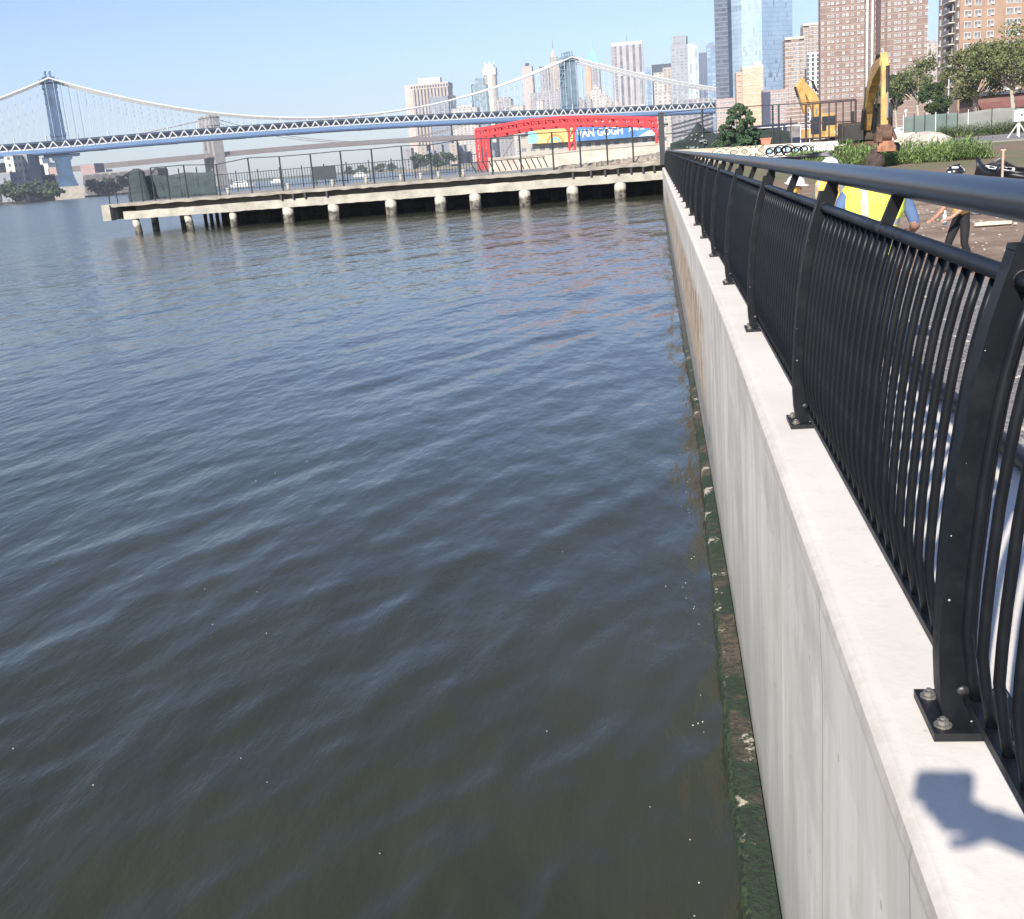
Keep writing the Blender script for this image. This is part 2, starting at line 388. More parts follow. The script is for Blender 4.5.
brk = MB().xz([(.668, 3.255), (.690, 3.31), (.735, 3.31), (.728, 3.255)], -.012, .012).mesh('bracket', black_paint)
mbrk = MB().xz([(.650, 3.20), (.694, 3.31), (.735, 3.31), (.690, 3.20)], -.010, .010).mesh('bracket', black_paint)
caps = MB().xz([(.654, 3.262), (.657, 3.272), (.729, 3.272), (.731, 3.262)], -.0305, .0305).mesh('post_cap', black_paint)
PY = [2.25 + 2.7 * k for k in range(-2, 28)]; PY = [y for y in PY if y < WEND - .2]
def put(me, name, parent, loc):
    o = bpy.data.objects.new(name, me); C.objects.link(o); o.parent = parent; o.location = loc; return o
for y in PY:
    x = bend(y); p = put(posts, 'post', railing, (x, y, 0))
    if y < 30:
        b = p.modifiers.new('b', 'BEVEL'); b.width = .004; b.segments = 2
    q = put(plm, 'base_plate', p, (0, 0, 0)); [put(btm, 'bolt', p, (bx, by, 0)) for bx, by in BOLTS if y < 24]; put(brk, 'bracket', p, (0, 0, 0)); put(caps, 'post_cap', p, (0, 0, 0))
for y in PY[:-1]:
    put(mbrk, 'bracket', railing, (bend(y + 1.35), y + 1.35, 0))
def railpath(x, z, r, name, m, n=20):
    ys = [PY[0] + i * .675 for i in range(int((PY[-1] - PY[0]) / .675) + 1)] + [PY[-1]]
    MB().tube([(x + bend(y), y, z) for y in ys], r, n).build(name, m, railing, smooth=True)
railpath(.718, 3.342, .042, 'top_rail', mat('rail_paint', (.008, .011, .017), .30, .1, 20, spec=.5), 28)
railpath(.672, 3.205, .019, 'middle_rail', black_paint, 14)
MB_ = MB(); swept([(.588, 2.318), (.588, 2.338), (.628, 2.338), (.628, 2.318)], PY[0], PY[-1], MB_, step=2.7).build('bottom_rail', black_paint, railing)
pz = list(np.linspace(2.335, 3.19, 12))
pk_pts = [(outer(z) + .046 if z > 2.5 else outer(z) + .046 + (2.5 - z) * .12, 0, z) for z in pz]
pkn = MB().tube(pk_pts, .0115, 12).mesh('picket', black_paint, smooth=True)
stub = MB()
cand = []
for y in PY[:-1]:
    for j in range(24):
        cand.append(y + 2.7 * (j + .55) / 24.1)
cand.sort(key=lambda y: (y < 1.2, y)); cnt = 0; rest = MB()
for y in cand:
    if cnt < 100 and y >= 1.2:
        put(pkn, 'picket', railing, (bend(y), y, 0)); cnt += 1
    else:
        rest.tube([(p[0] + bend(y), y, p[2]) for p in pk_pts[::(2 if y > 25 else 1)] + ([pk_pts[-1]] if y > 25 else [])], .0115, 6 if y > 12 else 8)
tag(rest.build('pickets', black_paint, railing, smooth=True), kind='stuff')
wsp = MB()                                   # weld spots and chips where pickets meet the bottom rail
for y in PY[1:8]:
    wsp.ell((outer(2.33) + .045 + bend(y), y - .034, 2.345), (.016, .006, .012), 8, 5)
    wsp.ell((.672 + bend(y), y - .031, 3.205), (.0215, .004, .0215), 12, 5)
wsp.build('end_collars', mat('collar_metal', (.035, .036, .038), .4, .5, 80, .3), railing, smooth=True)
tg = MB().tube([(1.285 + .015 * math.sin(y * .9), y, WZ + .04) for y in np.arange(-3, 24, .6)], .036, 14).build('hose', mat('rubber_black', (.014, .014, .016), .5, .2, 20), None, smooth=True)
tag(tg, 'thick black hose lying along the inner edge of the concrete wall top', 'hose')

# ================================================================== GROUND
SH = [(-40, 1.3), (90, 1.3), (96, 0), (111, -4), (113, -17), (160, -27), (400, -52), (1000, -140), (1400, -330), (1900, -475), (2600, -640), (4500, -1100)]
def shore(y): return float(np.interp(y, [p[0] for p in SH], [p[1] for p in SH]))
def sstep(a, b, x): t = min(1, max(0, (x - a) / (b - a))); return t * t * (3 - 2 * t)
def gh(x, y):
    z = 1.15 + .35 * (1 - sstep(2.2, 4.0, x)) * sstep(1, 6, y) * (1 - sstep(12, 16, y)) * 1.0
    z += 1.15 * sstep(34, 82, y) - .0 * x
    if y < 60: z += .05 * math.sin(x * 1.7 + y * .6) * math.sin(y * .9 - x * .3) + .03 * math.sin(x * 5 + 2) * math.sin(y * 4.3)
    if y > 150: z = 2.3 + min(1.5, (y - 150) * .004)
    if x < 1.35 and y < 88: z = min(z, 1.5)
    return z
def ground():
    ys = list(np.arange(-40, 0, 2)) + list(np.arange(0, 40, .4)) + list(np.arange(40, 130, 2)) + [135, 150, 170, 200, 260, 340, 450, 600, 800, 1000, 1200, 1400, 1700, 1900, 2200, 2600, 3200, 4500]
    ts = [0] + [((i + 1) / 90) ** 3 for i in range(90)]
    vs = []; fs = []; n = len(ts) + 1
    for y in ys:
        x0 = shore(y)
        vs.append((x0, y, -2))
        for t in ts:
            x = x0 + t * (3200 if y > 600 else 1600); vs.append((x, y, gh(x, y)))
    for i in range(len(ys) - 1):
        for j in range(n - 1): fs.append((i * n + j, i * n + j + 1, (i + 1) * n + j + 1, (i + 1) * n + j))
    m, g = newmat('dirt_ground', .95)
    n1 = g.noise(g.P, .35, 6, .7); n2 = g.noise(g.P, 4, 6, .75); n3 = g.noise(g.P, 30, 4, .7)
    dirt = g.mix(g.ss(n1, .35, .65), (.24, .155, .10), (.42, .305, .215)); dirt = g.mix(g.m('MULTIPLY', g.ss(n2, .5, .7), .5), dirt, (.12, .085, .06))
    grav = g.mix(g.ss(n3, .38, .62), (.10, .095, .09), (.46, .43, .40))
    edge = g.m('ADD', g.y, g.m('MULTIPLY', g.m('SUBTRACT', n1, .5), 14))
    gm = g.m('SUBTRACT', 1, g.ss(edge, 16.5, 20)); 
    c = g.mix(g.m('MULTIPLY', gm, .85), dirt, grav)
    far = g.ss(g.y, 95, 160); c = g.mix(far, c, (.20, .19, .17))
    grass = g.m('MULTIPLY', g.m('MULTIPLY', g.ss(edge, 46, 56), g.m('SUBTRACT', 1, g.ss(g.y, 74, 90))), g.ss(n1, .38, .52))
    c = g.mix(g.m('MULTIPLY', grass, .7), c, (.10, .13, .045))
    g.link(c, g.b.inputs['Base Color']); g.bump(g.m('ADD', g.m('MULTIPLY', n2, .06), g.m('MULTIPLY', n3, .025)), 1)
    o = MB().add(vs, fs).build('ground', m, smooth=True); tag(o, kind='structure')
ground()

def gz(u, v, Y): p = at(u, v, Y); return p
def slab_from_px(name, pts, Y_, z, m): pass

# access road in front of the construction fence
road_m = mat('road_dusty_asphalt', (.24, .225, .205), .9, .12, .5, bump=.01)
mb = MB(); a = [(19, 72), (24, 110), (26, 112), (90, 118), (90, 84), (34, 74)]
mb.prism([(x, y) for x, y in [(16.5, 78), (34, 70), (90, 66), (90, 112), (26, 108), (18, 98)]], 2.0, 2.335)
tag(mb.build('road', road_m), kind='structure')

# ================================================================== PIER
pier_c = mat('pier_concrete', (.30, .275, .23), .9, .32, .9, bump=.05)
pier_l = mat('pier_concrete_pale', (.40, .375, .315), .9, .25, .9, bump=.03)
PL = at(103.5, 205, 87)[0]; PRX = shore(80) - 1.3 + .5
PX0, PX1 = PL, 0.2
pier = thing('pier', 'long weathered concrete pier on piles crossing the river ahead', 'pier', ((PX0 + PX1) / 2, 87, 0))
L = PX1 - PX0; hx = L / 2
rk = MB()
def jag(x0, x1, n_, z0, z1, amp):
    xs = np.linspace(x0, x1, n_)
    return [(x, z0 + random.uniform(-amp, amp)) for x in xs], [(x, z1) for x in xs[::-1]]
lo, hi = jag(-hx, hx, 90, 2.26, 2.50, .045)
rk.xz(lo + hi, -.25, .6)
rk.box((0, 12.3, 2.36), (L, 23.4, .27))
rk.build('deck', pier_c, pier)
lo, hi = jag(-hx + 1.6, hx, 90, 1.20, 1.84, .02); hi = [(x, z + random.uniform(-.03, .02)) for x, z in hi]
MB().xz(lo + hi, -.05, .45).build('edge_beam', pier_l, pier)
e = MB().box((-hx + .35, 0, 1.83), (.7, .9, 1.25)); e.box((-hx + .5, 12, 1.75), (.6, 23, 1.0)); e.build('end_beam', pier_l, pier)
e = MB().box((1.2, .55, 2.05), (L - 2.6, .1, .46)); e.build('recess_panel', mat('pier_recess_shade', (.10, .09, .075), .95, .3, 1), pier)  # dark panel colour stands for the shade in the fascia gap
hooks = MB()
for px in (281, 293, 305, 327, 574, 592, 606, 619, 632, 644, 655):
    x = at(px, 190, 87)[0] - (PX0 + PX1) / 2; hooks.box((x, -.1, 2.03), (.16, .3, .42))
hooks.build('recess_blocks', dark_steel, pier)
def pilemat():
    m, g = newmat('pile_concrete', .9); n = g.noise(g.P, 2.5, 6, .75); zz = g.m('ADD', g.z, g.m('MULTIPLY', g.m('SUBTRACT', n, .5), .6))
    c = g.mix(g.ss(zz, .55, .80), g.mix(g.ss(n, .4, .6), (.05, .045, .035), (.22, .20, .16)), (.48, .45, .38)); g.link(c, g.b.inputs['Base Color']); g.bump(n, .05); return m
pm = pilemat()
pile_px = [133, 186, 230, 286, 332, 390, 440, 475, 525, 573, 621]
for px in pile_px:
    x = at(px, 208, 86.9)[0] - (PX0 + PX1) / 2
    thin = px in (133,)
    r = .30 if px < 240 else .46
    lean = .45 if px < 200 else 0
    MB().tube([(x + lean * .4, .35, -2), (x - lean * .2, .35, .6), (x - lean * .4, .35, 1.22)], [r, r, r * .97], 16).build('pile', pm, pier, smooth=True)
for px in (153, 182): 
    x = at(px, 208, 92)[0] - (PX0 + PX1) / 2; MB().tube([(x, 5, -2), (x, 5, 2.2)], .3, 12).build('pile', pm, pier, smooth=True)
dk = mat('pier_underside_shade', (.03, .026, .022), .95, .4, 2)  # near-black colour puts the darkness under the deck into piles and bulkhead
inner = MB()
for px in range(204, 276, 6):
    x = at(px, 208, 96)[0] - (PX0 + PX1) / 2; inner.tube([(x, 9, -2), (x, 9, 2.2)], .17, 8)
for px in range(262, 655, 21):
    x = at(px, 208, 93)[0] - (PX0 + PX1) / 2; inner.tube([(x, 6, -2), (x, 6, 2.2)], .32, 8)
tag(inner.build('inner_piles', dk, pier), kind='stuff')
xb = at(222, 208, 100)[0] - (PX0 + PX1) / 2
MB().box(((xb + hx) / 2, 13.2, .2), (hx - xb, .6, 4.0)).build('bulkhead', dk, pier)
# rubble ramp and quay where the pier meets the wall
rub_m = mat('rubble_ramp', (.36, .29, .22), .95, .35, 1.6, bump=.08, col2=(.5, .42, .33))
mb = MB(); nx, ny = 60, 12; x0 = at(553, 160, 88)[0]; x1 = 2.5; vs = []
for j in range(ny):
    for i in range(nx):
        t = i / (nx - 1); s_ = j / (ny - 1)
        z = 2.5 + (.15 + .75 * t * t) * min(1, s_ * 5 + .15) + random.uniform(-.16, .16) * (1 if 0 < i < nx - 1 else 0)
        vs.append((x0 + (x1 - x0) * t, 87.1 + s_ * 9, z if j else 2.45 + .25 * t))
mb.add(vs, [(j * nx + i, j * nx + i + 1, (j + 1) * nx + i + 1, (j + 1) * nx + i) for j in range(ny - 1) for i in range(nx - 1)])
mb.xz([(x0, 2.3), (x1, 2.3), (x1, 2.66), (x0, 2.45)], 86.95, 87.12)
tag(mb.build('ramp', rub_m), kind='structure')
mb = MB().box((2.65, 84, 1.1), (3.5, 16, 2.7)); tag(mb.build('quay', pier_c), kind='structure')

# tall pier fence
def line_fence(name, label, pts, base, m, r=.035, wires=(1.0,), base_pt=None, extra=None):
    """pts: (x, y, z0, z1) of every post"""
    o = thing(name, label, 'fence', (pts[0][0], pts[0][1], pts[0][2])); ox, oy, oz = pts[0][:3]
    for x, y, z0, z1 in pts: MB().tube([(x - ox, y - oy, z0 - oz), (x - ox, y - oy, z1 - oz)], r, 8).build('post', m, o)
    for wf in wires:
        MB().tube([(x - ox, y - oy, z0 + (z1 - z0) * wf - oz) for x, y, z0, z1 in pts], r * .45 if wf < 1 else r * .6, 6).build('rail', m, o)
    return o, (ox, oy, oz)
iron = mat('fence_iron', (.028, .032, .038), .6, .2, 3)
fp = []
for px, vt in [(151, 173), (166, 171), (184, 169), (216, 164.5), (247.6, 158), (279, 156.5), (310, 154), (340, 151), (371, 149), (401, 146), (429, 145), (457, 140.5), (490, 138), (519, 135), (551.5, 132.5), (579, 131), (606, 129), (632, 127)]:
    p = at(px, vt, 87.3); fp.append((p[0], 87.3, 2.5, p[2] if px > 200 else 5.1))
line_fence('pier_fence', 'tall thin dark post fence along the front edge of the pier', fp, 2.5, iron, .065, (1.0,))
# low end fence left
fp = [(at(px, 180, 87.5)[0], 87.5, 2.5, 2.5 + h_) for px, h_ in [(106, 1.5), (114, 2.0), (128, 2.2), (140, 2.4)]]
line_fence('end_fence', 'short leaning iron fence at the left end of the pier', fp, 2.5, iron, .05, (1.0, .5))
# dense picket railing on the far side of the pier
fo = thing('picket_fence', 'low dense picket fence along the far side of the pier deck', 'fence', (0, 109, 2.5))
xa, xb2 = at(150, 180, 109)[0], at(478, 165, 109)[0]
n = 118; rest = MB()
hr = [(i, xa + (xb2 - xa) * i / n) for i in range(n + 1)]
for i, x in hr:
    if i % 8 == 0: MB().tube([(x, 0, 0), (x, 0, 2.05)], .055, 6).build('post', iron, fo)
for i, x in hr:
    if i % 8: rest.tube([(x, 0, .1), (x, 0, 1.85)], .03, 5)
tag(rest.build('pickets', iron, fo), kind='stuff')
for z in (.3, 1.8): MB().tube([(xa, 0, z), (xb2, 0, z)], .035, 6).build('rail', iron, fo)
# screened fence bay with dark green netting
net_m = mat('green_netting', (.055, .078, .082), .9, .2, 1.5); net_m.node_tree.nodes['Principled BSDF'].inputs['Alpha'].default_value = .72
def cloth(x0, x1, y, zlo, ztop, m, name, parent, n=30, sag=.08, wob=.12):
    xs = np.linspace(x0, x1, n); vs = []; rows = 8
    for j in range(rows):
        for x in xs:
            zt = ztop(x); z = zlo + (zt - zlo) * j / (rows - 1)
            vs.append((x, y + wob * math.sin(x * 3.1 + j * .8) * math.cos(x * 1.3 - j * .5), z))
    ob = MB().add(vs, [(j * n + i, j * n + i + 1, (j + 1) * n + i + 1, (j + 1) * n + i) for j in range(rows - 1) for i in range(n - 1)]).build(name, m, parent, smooth=True)
    s = ob.modifiers.new('s', 'SOLIDIFY'); s.thickness = .02
    return ob
X = lambda px, Y, v=170: at(px, v, Y)[0]
nb = thing('netting_screen', 'dark green netting screen hung on a frame on the pier, left end', 'netting', (X(176, 95), 95, 2.5)); bx = nb.location.x
cloth(X(142, 95) - bx, X(214, 95) - bx, 0, .05, lambda x: 2.05 + .06 * math.sin(x * 2), net_m, 'netting', nb)
for px in (143, 160, 178, 196, 213): MB().tube([(X(px, 95) - bx, .1, 0), (X(px, 95) - bx, .1, 2.5)], .05, 6).build('post', iron, nb)
nb = thing('covered_stack', 'dark green covered heap standing beside the netting screen on the pier', 'heap', (X(136, 94), 94, 2.5))
o_ = MB(); 
vs = []
for k, (z, r) in enumerate([(0, 1.0), (.5, .95), (1.2, .82), (1.9, .78), (2.5, .6), (2.75, .25)]):
    for a in range(14):
        q = r * (1 + .12 * math.sin(a * 2.4 + k)); vs.append((q * math.cos(a * PI / 7), q * .7 * math.sin(a * PI / 7), z))
o_.add(vs, [(k * 14 + a, k * 14 + (a + 1) % 14, (k + 1) * 14 + (a + 1) % 14, (k + 1) * 14 + a) for k in range(5) for a in range(14)] + [tuple(70 + a for a in range(14))])
o_.build('cover', net_m, nb, smooth=True)
# bollards along the pier deck
bl = thing('bollard', 'x', 'bollard', (0, 0, 0)); 
MB().tube([(0, 0, 0), (0, 0, .46)], [.13, .12], 12).build('post', pier_l, bl, smooth=True); MB().ell((0, 0, .48), (.17, .17, .10), 12, 6).build('cap', pier_l, bl, smooth=True)
bpx = [225, 286, 331, 365, 400, 420, 438, 463]
for i, px in enumerate(bpx):
    b = bl if i == 0 else copy_tree(bl)
    b.location = (X(px, 89), 89, 2.5); b['label'] = 'small pale bollard on the pier deck, %s from the left' % ORD[i]; b['group'] = 'pale bollards on the pier deck'
# mooring-like bits on the left end and dark container
ct = thing('sign_board', 'dark rectangular board on legs standing at the far side of the pier', 'board', (X(324, 107), 107, 2.5))
MB().box((0, 0, 1.15), (2.3, .12, 1.25)).build('panel', mat('dark_board', (.03, .04, .05), .7, .2, 2), ct)
for s in (-1, 1): MB().box((s * .9, 0, .3), (.1, .1, .6)).build('leg', iron, ct)
# thick corner post where pier and wall meet
mb = MB().box((0, 0, 1.7), (.40, .4, 3.6)); 
o = thing('gate_post', 'thick dark steel post where the pier fence meets the seawall', 'post', (X(662.3, 84.5, 150), 84.5, 2.4)); mb.build('post', dark_steel, o)
MB().box((0, 0, 3.55), (.45, .45, .1)).build('cap', dark_steel, o)

# ================================================================== RED FRAME
red = mat('red_steel', (.50, .028, .035), .55, .12, 1.5)
rf = thing('red_frame', 'bright red steel truss canopy frame with slanting roof standing behind the pier', 'frame', (0, 0, 0))
Yr = 128
def trusspath(mb, pts, dp, w_, n):
    """box truss: two chords above and below on both faces with lacing"""
    for side in (0, w_):
        A = [Vector((p[0], p[1] + side, p[2])) for p in pts]; B = [Vector((p[0], p[1] + side, p[2] - dp)) for p in pts]
        for q in (A, B):
            for i in range(len(q) - 1): mb.bar(q[i], q[i + 1], .30, .34)
        for i in range(len(A) - 1):
            k = max(1, int(round((A[i + 1] - A[i]).length / n)))
            for j in range(k):
                a = A[i].lerp(A[i + 1], j / k); b = B[i].lerp(B[i + 1], (j + 1) / k); mb.bar(a, b, .14, .14)
                a2 = B[i].lerp(B[i + 1], j / k); mb.bar(A[i].lerp(A[i + 1], j / k), a2, .14, .14)
P_ = lambda px, v, Y=Yr: tuple(at(px, v, Y))
for yy, nm in ((0, 'roof_truss'), (9, 'roof_truss')):
    mb = MB(); pts = [P_(475, 130), P_(500, 125.5), P_(530, 120), P_(566, 117.3), P_(600, 117), P_(630, 117.5), P_(657, 118.5)]
    pts = [(p[0], p[1] + yy, p[2]) for p in pts]; trusspath(mb, pts, .72, .9, .8); mb.build(nm, red, rf)
mb = MB()
for i, px in enumerate(range(480, 657, 13)):
    vt = float(np.interp(px, [475, 500, 530, 566, 657], [130, 125.5, 120, 117.3, 118.5])); p = P_(px, vt); mb.bar(p, (p[0], p[1] + 9.5, p[2]), .16, .2)
tag(mb.build('purlins', red, rf))
def leg(px0, px1, v0, y, zb=2.6):
    mb = MB(); a = at(px0, v0, Yr + y); b = at(px1, v0, Yr + y); z1 = a[2]
    for x in (a[0], b[0]): mb.box((x, Yr + y, (z1 + zb) / 2), (.24, .24, z1 - zb))
    k = 5
    for i in range(k):
        za = zb + (z1 - zb) * i / k; zc = zb + (z1 - zb) * (i + 1) / k; mb.bar((a[0], Yr + y, za), (b[0], Yr + y, zc), .12, .12); mb.bar((a[0], Yr + y, zc), (b[0], Yr + y, zc), .1, .1)
    mb.build('leg', red, rf)
leg(475.5, 479, 132, 0); leg(482.5, 488, 130, 0); leg(483, 486.5, 131, 9)
mb = MB()
for px in (487, 482): mb.bar(P_(px, 146), P_(px + 7, 127.5), .2, .2)
mb.build('knee_brace', red, rf)
leg(568, 573.5, 122, 0); mb = MB(); mb.bar(P_(570, 134), P_(561, 122), .2, .2); mb.bar(P_(571, 134), P_(581, 122), .2, .2); mb.build('knee_brace', red, rf)
leg(655.5, 661, 121, 0); mb = MB(); mb.bar(P_(657, 134), P_(645, 121), .25, .25); mb.build('knee_brace', red, rf)
leg(655.5, 661, 121, 9)

# jersey barriers / white quay wall under the red frame
jw = mat('barrier_concrete', (.50, .44, .37), .9, .2, .7, bump=.02)
o = thing('low_wall', 'long pale concrete wall behind the pier below the red frame', 'wall', (X(575, 118), 118, 2.3)); ox = o.location.x
def zpx(px, v, Y): return at(px, v, Y)[2]
top = [(X(p, 118) - ox, zpx(p, v, 118) - 2.3) for p, v in [(489, 159), (505, 158.5), (540, 155.5), (580, 151), (620, 147.5), (662, 144.5)]]
MB().xz([(top[0][0], 0)] + [(top[-1][0], 0)] + top[::-1], 0, .6).build('wall', jw, o)
MB().xz([(t[0], t[1]) for t in top] + [(t[0], t[1] + .14) for t in top[::-1]], -.08, .68).build('coping', pier_l, o)
# leaning bike-rack like rails
lr = thing('rail_rack', 'row of slanting dark metal bars leaning along the pale wall', 'rack', (X(510, 116), 116, 2.5)); ox = lr.location.x
for i in range(13):
    px = 472 + i * 6; MB().tube([(X(px + 4, 116) - ox, 0, 0), (X(px, 116) - ox, -.3, 1.05)], .055, 6).build('bar', iron, lr)
MB().tube([(X(471, 116) - ox, -.3, 1.05), (X(546, 116) - ox, -.3, 1.05)], .05, 6).build('rail', iron, lr)

# pier shed with advertising banners
sh = thing('shed', 'long low grey pier shed carrying the blue and yellow banners', 'shed', (X(590, 270), 270, 2.5)); ox = sh.location.x
xa, xb2 = X(523, 270) - ox, X(668, 270) - ox
MB().box(((xa + xb2) / 2, 12, 2.2), (xb2 - xa, 24, 8.4)).build('wall', facade('shed_wall', (.42, .39, .34), (.16, .16, .17), 2.2, 3.0, .55, .30), sh)
MB().box(((xa + xb2) / 2, 12, 6.55), (xb2 - xa + 1, 25, .3)).build('roof', mat('shed_roof', (.3, .29, .28), .9), sh)
def panel_px(name, label, cat, corners, Y, m, th=.25, group=None):
    P = [at(px, v, Y) for px, v in corners]; c = np.mean(P, 0); o = thing(name, label, cat, tuple(c), group=group)
    MB().xz([(p[0] - c[0], p[2] - c[2]) for p in P], 0, th).build('panel', m, o); return o, c
blue = mat('banner_blue', (.035, .13, .42), .6, .25, .25, col2=(.10, .28, .62))
bo, c = panel_px('banner', 'blue advertising banner with large white lettering on the shed', 'banner', [(574, 141.5), (658, 135.5), (658, 124.5), (574, 127.5)], 268, blue)
text_mesh('VAN GOGH', 2.35, 'lettering', white_p, bo, (X(602, 268) - c[0], -.08, zpx(598.5, 132.6, 268) - c[2]), off=.06, sx=.86)
text_mesh('JUNE 10', 1.0, 'lettering', white_p, bo, (X(638.5, 268) - c[0], -.08, zpx(638.5, 128.6, 268) - c[2]), off=.03)
pk = mat('banner_light', (.62, .70, .75), .6, .1, .3)
MB().xz([(X(a, 268) - c[0], zpx(a, b, 268) - c[2]) for a, b in [(640, 136.3), (656, 135.2), (657, 129.5), (650, 130.5)]], -.06, 0).build('corner_shape', pk, bo)
yel = mat('banner_yellow', (.80, .46, .10), .6, .2, .25, col2=(.85, .62, .25))
bo, c = panel_px('banner', 'yellow and cyan advertising banner left of the blue one', 'banner', [(530, 144), (573, 141.6), (573, 127.6), (530, 131)], 268, yel)
MB().xz([(X(a, 268) - c[0], zpx(a, b, 268) - c[2]) for a, b in [(530.5, 143.5), (539, 143), (541, 137), (537, 131), (530.5, 131.5)]], -.06, 0).build('cyan_shape', mat('banner_cyan', (.25, .60, .68), .6, .2, .4), bo)
arc = MB(); cx, cz = X(557, 268) - c[0], zpx(557, 142.5, 268) - c[2]
for r0, mi in ((2.0, 0), (1.3, 1)):
    arc.xz([(cx + r0 * math.cos(t), cz + r0 * math.sin(t)) for t in np.linspace(0, PI, 14)] + [(cx + (r0 - .5) * math.cos(t), cz + (r0 - .5) * math.sin(t)) for t in np.linspace(PI, 0, 14)], -.06, 0, mi)
arc.build('arc_shapes', [mat('banner_orange', (.7, .25, .06), .6), mat('banner_teal', (.15, .4, .45), .6)], bo)
# ================================================================== BUILDINGS
STONE = lambda n, c: mat(n, c, .9, .12, .05)
def tower(label, px0, px1, vt, D, dep, m, zb=2.5, name='tower', cat='tower', setback=None, roofm=None, crown=None, parapet=True, yaw=0, group=None):
    """a far building: body, optional setbacks (fraction of width, metres of extra height) and a roof house"""
    x0, x1 = X(px0, D, max(vt, 0) + 12), X(px1, D, max(vt, 0) + 12); w_ = x1 - x0; cx = (x0 + x1) / 2; zt = zpx((px0 + px1) / 2, vt, D)
    o = thing(name, label, cat, (cx, D + dep / 2, zb), yaw, group)
    h_ = zt - zb
    MB().prism([(-w_ / 2, -dep / 2), (w_ / 2, -dep / 2), (w_ / 2, dep / 2), (-w_ / 2, dep / 2)], 0, h_).build('body', m, o)
    rm = roofm or mat('roof_grey', (.30, .29, .28), .9, .2, .1)
    if parapet: MB().box((0, 0, h_ + .6), (w_ * .98, dep * .98, 1.2)).build('parapet', rm, o)
    if setback:
        z = h_ + .5
        for fw, dz in setback:
            MB().box((0, 0, z + dz / 2), (w_ * fw, dep * fw, dz)).build('setback', m if crown is None else crown, o); z += dz
    return o, w_, h_, cx
def box_on(o, name, m, x, z0, z1, w_, y=0, d=6): MB().box((x, y, (z0 + z1) / 2), (w_, d, z1 - z0)).build(name, m, o)

f_beigestr = facade('facade_beige_stripes', (.42, .36, .31), (.06, .06, .075), 5.6, 4, .42, 1.0)
f_grey = facade('facade_grey_glass', (.24, .26, .29), (.17, .20, .24), 4, 3.8, .6, .55)
f_glassg = facade('facade_green_glass', (.20, .27, .29), (.20, .29, .33), 6, 4, .8, .7, .4)
f_white = facade('facade_white_stone', (.48, .45, .40), (.26, .25, .26), 6, 4, .4, .55)
f_stone = facade('facade_warm_stone', (.42, .36, .31), (.24, .22, .22), 6, 4.2, .4, .55)
f_greyst = facade('facade_grey_stone', (.33, .31, .31), (.19, .19, .22), 6, 4, .45, .55)
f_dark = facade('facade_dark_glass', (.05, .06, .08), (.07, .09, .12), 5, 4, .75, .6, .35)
f_blue = facade('facade_blue_glass', (.20, .27, .36), (.26, .36, .48), 5, 4, .8, .6, .3)
f_pipe = facade('facade_pale_stripes', (.42, .39, .38), (.17, .17, .20), 8.2, 4, .40, 1.0)

# striped tower, far left of the skyline
o, w_, h_, _ = tower('tall beige office tower with dark vertical stripes, leftmost of the skyline', 406, 449, 88, 1850, 40, f_beigestr, parapet=False)
bm = STONE('stone_band', (.54, .45, .39))
box_on(o, 'crown_band', bm, 0, h_ - 1, h_ + 7, w_ + 1.5, 0, 41); box_on(o, 'roof_house', white_p, w_ * .05, h_ + 7, h_ + 16, w_ * .5, 0, 20)
box_on(o, 'corner_pier', bm, -w_ * .42, 0, h_, w_ * .18, -.3, 40.5)
for i in range(14): MB().box((-w_ * .34 + i * w_ * .82 / 13, -20.9, h_ + 2.6), (2.4, .4, 3.6)).build('louvre', mat('dark_louvre', (.08, .08, .1), .7), o)
o, w_, h_, _ = tower('grey glass block standing in front of the beige striped tower', 430, 449, 97, 1780, 25, f_grey); 
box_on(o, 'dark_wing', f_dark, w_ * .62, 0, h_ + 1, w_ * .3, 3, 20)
o, w_, h_, _ = tower('dark slab with white bands right behind the grey glass block', 447, 461, 108, 1900, 20, f_dark)
o, w_, h_, _ = tower('cream low block on the waterfront right of the striped tower', 452, 478, 108.5, 1750, 25, f_white, name='building', cat='building', setback=[(.6, 5)])
o, w_, h_, _ = tower('greenish glass slab tower left of the white crowned tower', 473, 487, 85.5, 1950, 25, f_glassg, setback=[(.6, 12)])
box_on(o, 'dark_edge', f_dark, -w_ * .5, 0, h_ + 3, w_ * .14, 0, 24)
# white crowned tower
o, w_, h_, _ = tower('slim cream tower with wide pale crown', 484.5, 496, 73, 2050, 20, f_stone, parapet=False)
cw = mat('pale_crown', (.66, .64, .52), .8, .1, .1)
box_on(o, 'crown', cw, 0, h_ - 3, h_ + 9, w_ * 1.12, 0, 22); box_on(o, 'crown_top', cw, 0, h_ + 9, h_ + 15, w_ * .75, 0, 15); box_on(o, 'bright_shaft', cw, w_ * .02, 10, h_ - 3, w_ * .38, -10.4, 1)
for s in (-.4, 0, .4): MB().tube([(w_ * s, 0, h_ + 9), (w_ * s, 0, h_ + 20)], .8, 6).build('mast', cw, o)
tower('low grey block with rounded roof between two slim towers', 497, 512, 100, 1800, 25, f_greyst, name='building', cat='building', setback=[(.7, 4)])
tower('small white block low in the skyline beside the slim pale tower', 512, 524, 106, 1700, 20, f_white, name='building', cat='building')
o, w_, h_, _ = tower('slim pale pink tower with small dark top', 522.5, 532.5, 66, 1900, 18, STONE('pink_stone', (.48, .41, .37)), parapet=False)
box_on(o, 'lantern', dark_steel, 0, h_, h_ + 5, w_ * .35, 0, 5); box_on(o, 'painted_side_shade', f_dark, w_ * .53, 0, h_ * .93, w_ * .08, 2, 14)  # dark side strip paints the tower's unlit right flank
box_on(o, 'podium', STONE('pink_stone', (.60, .50, .45)), w_ * .1, 0, h_ * .28, w_ * 1.35, 0, 22)
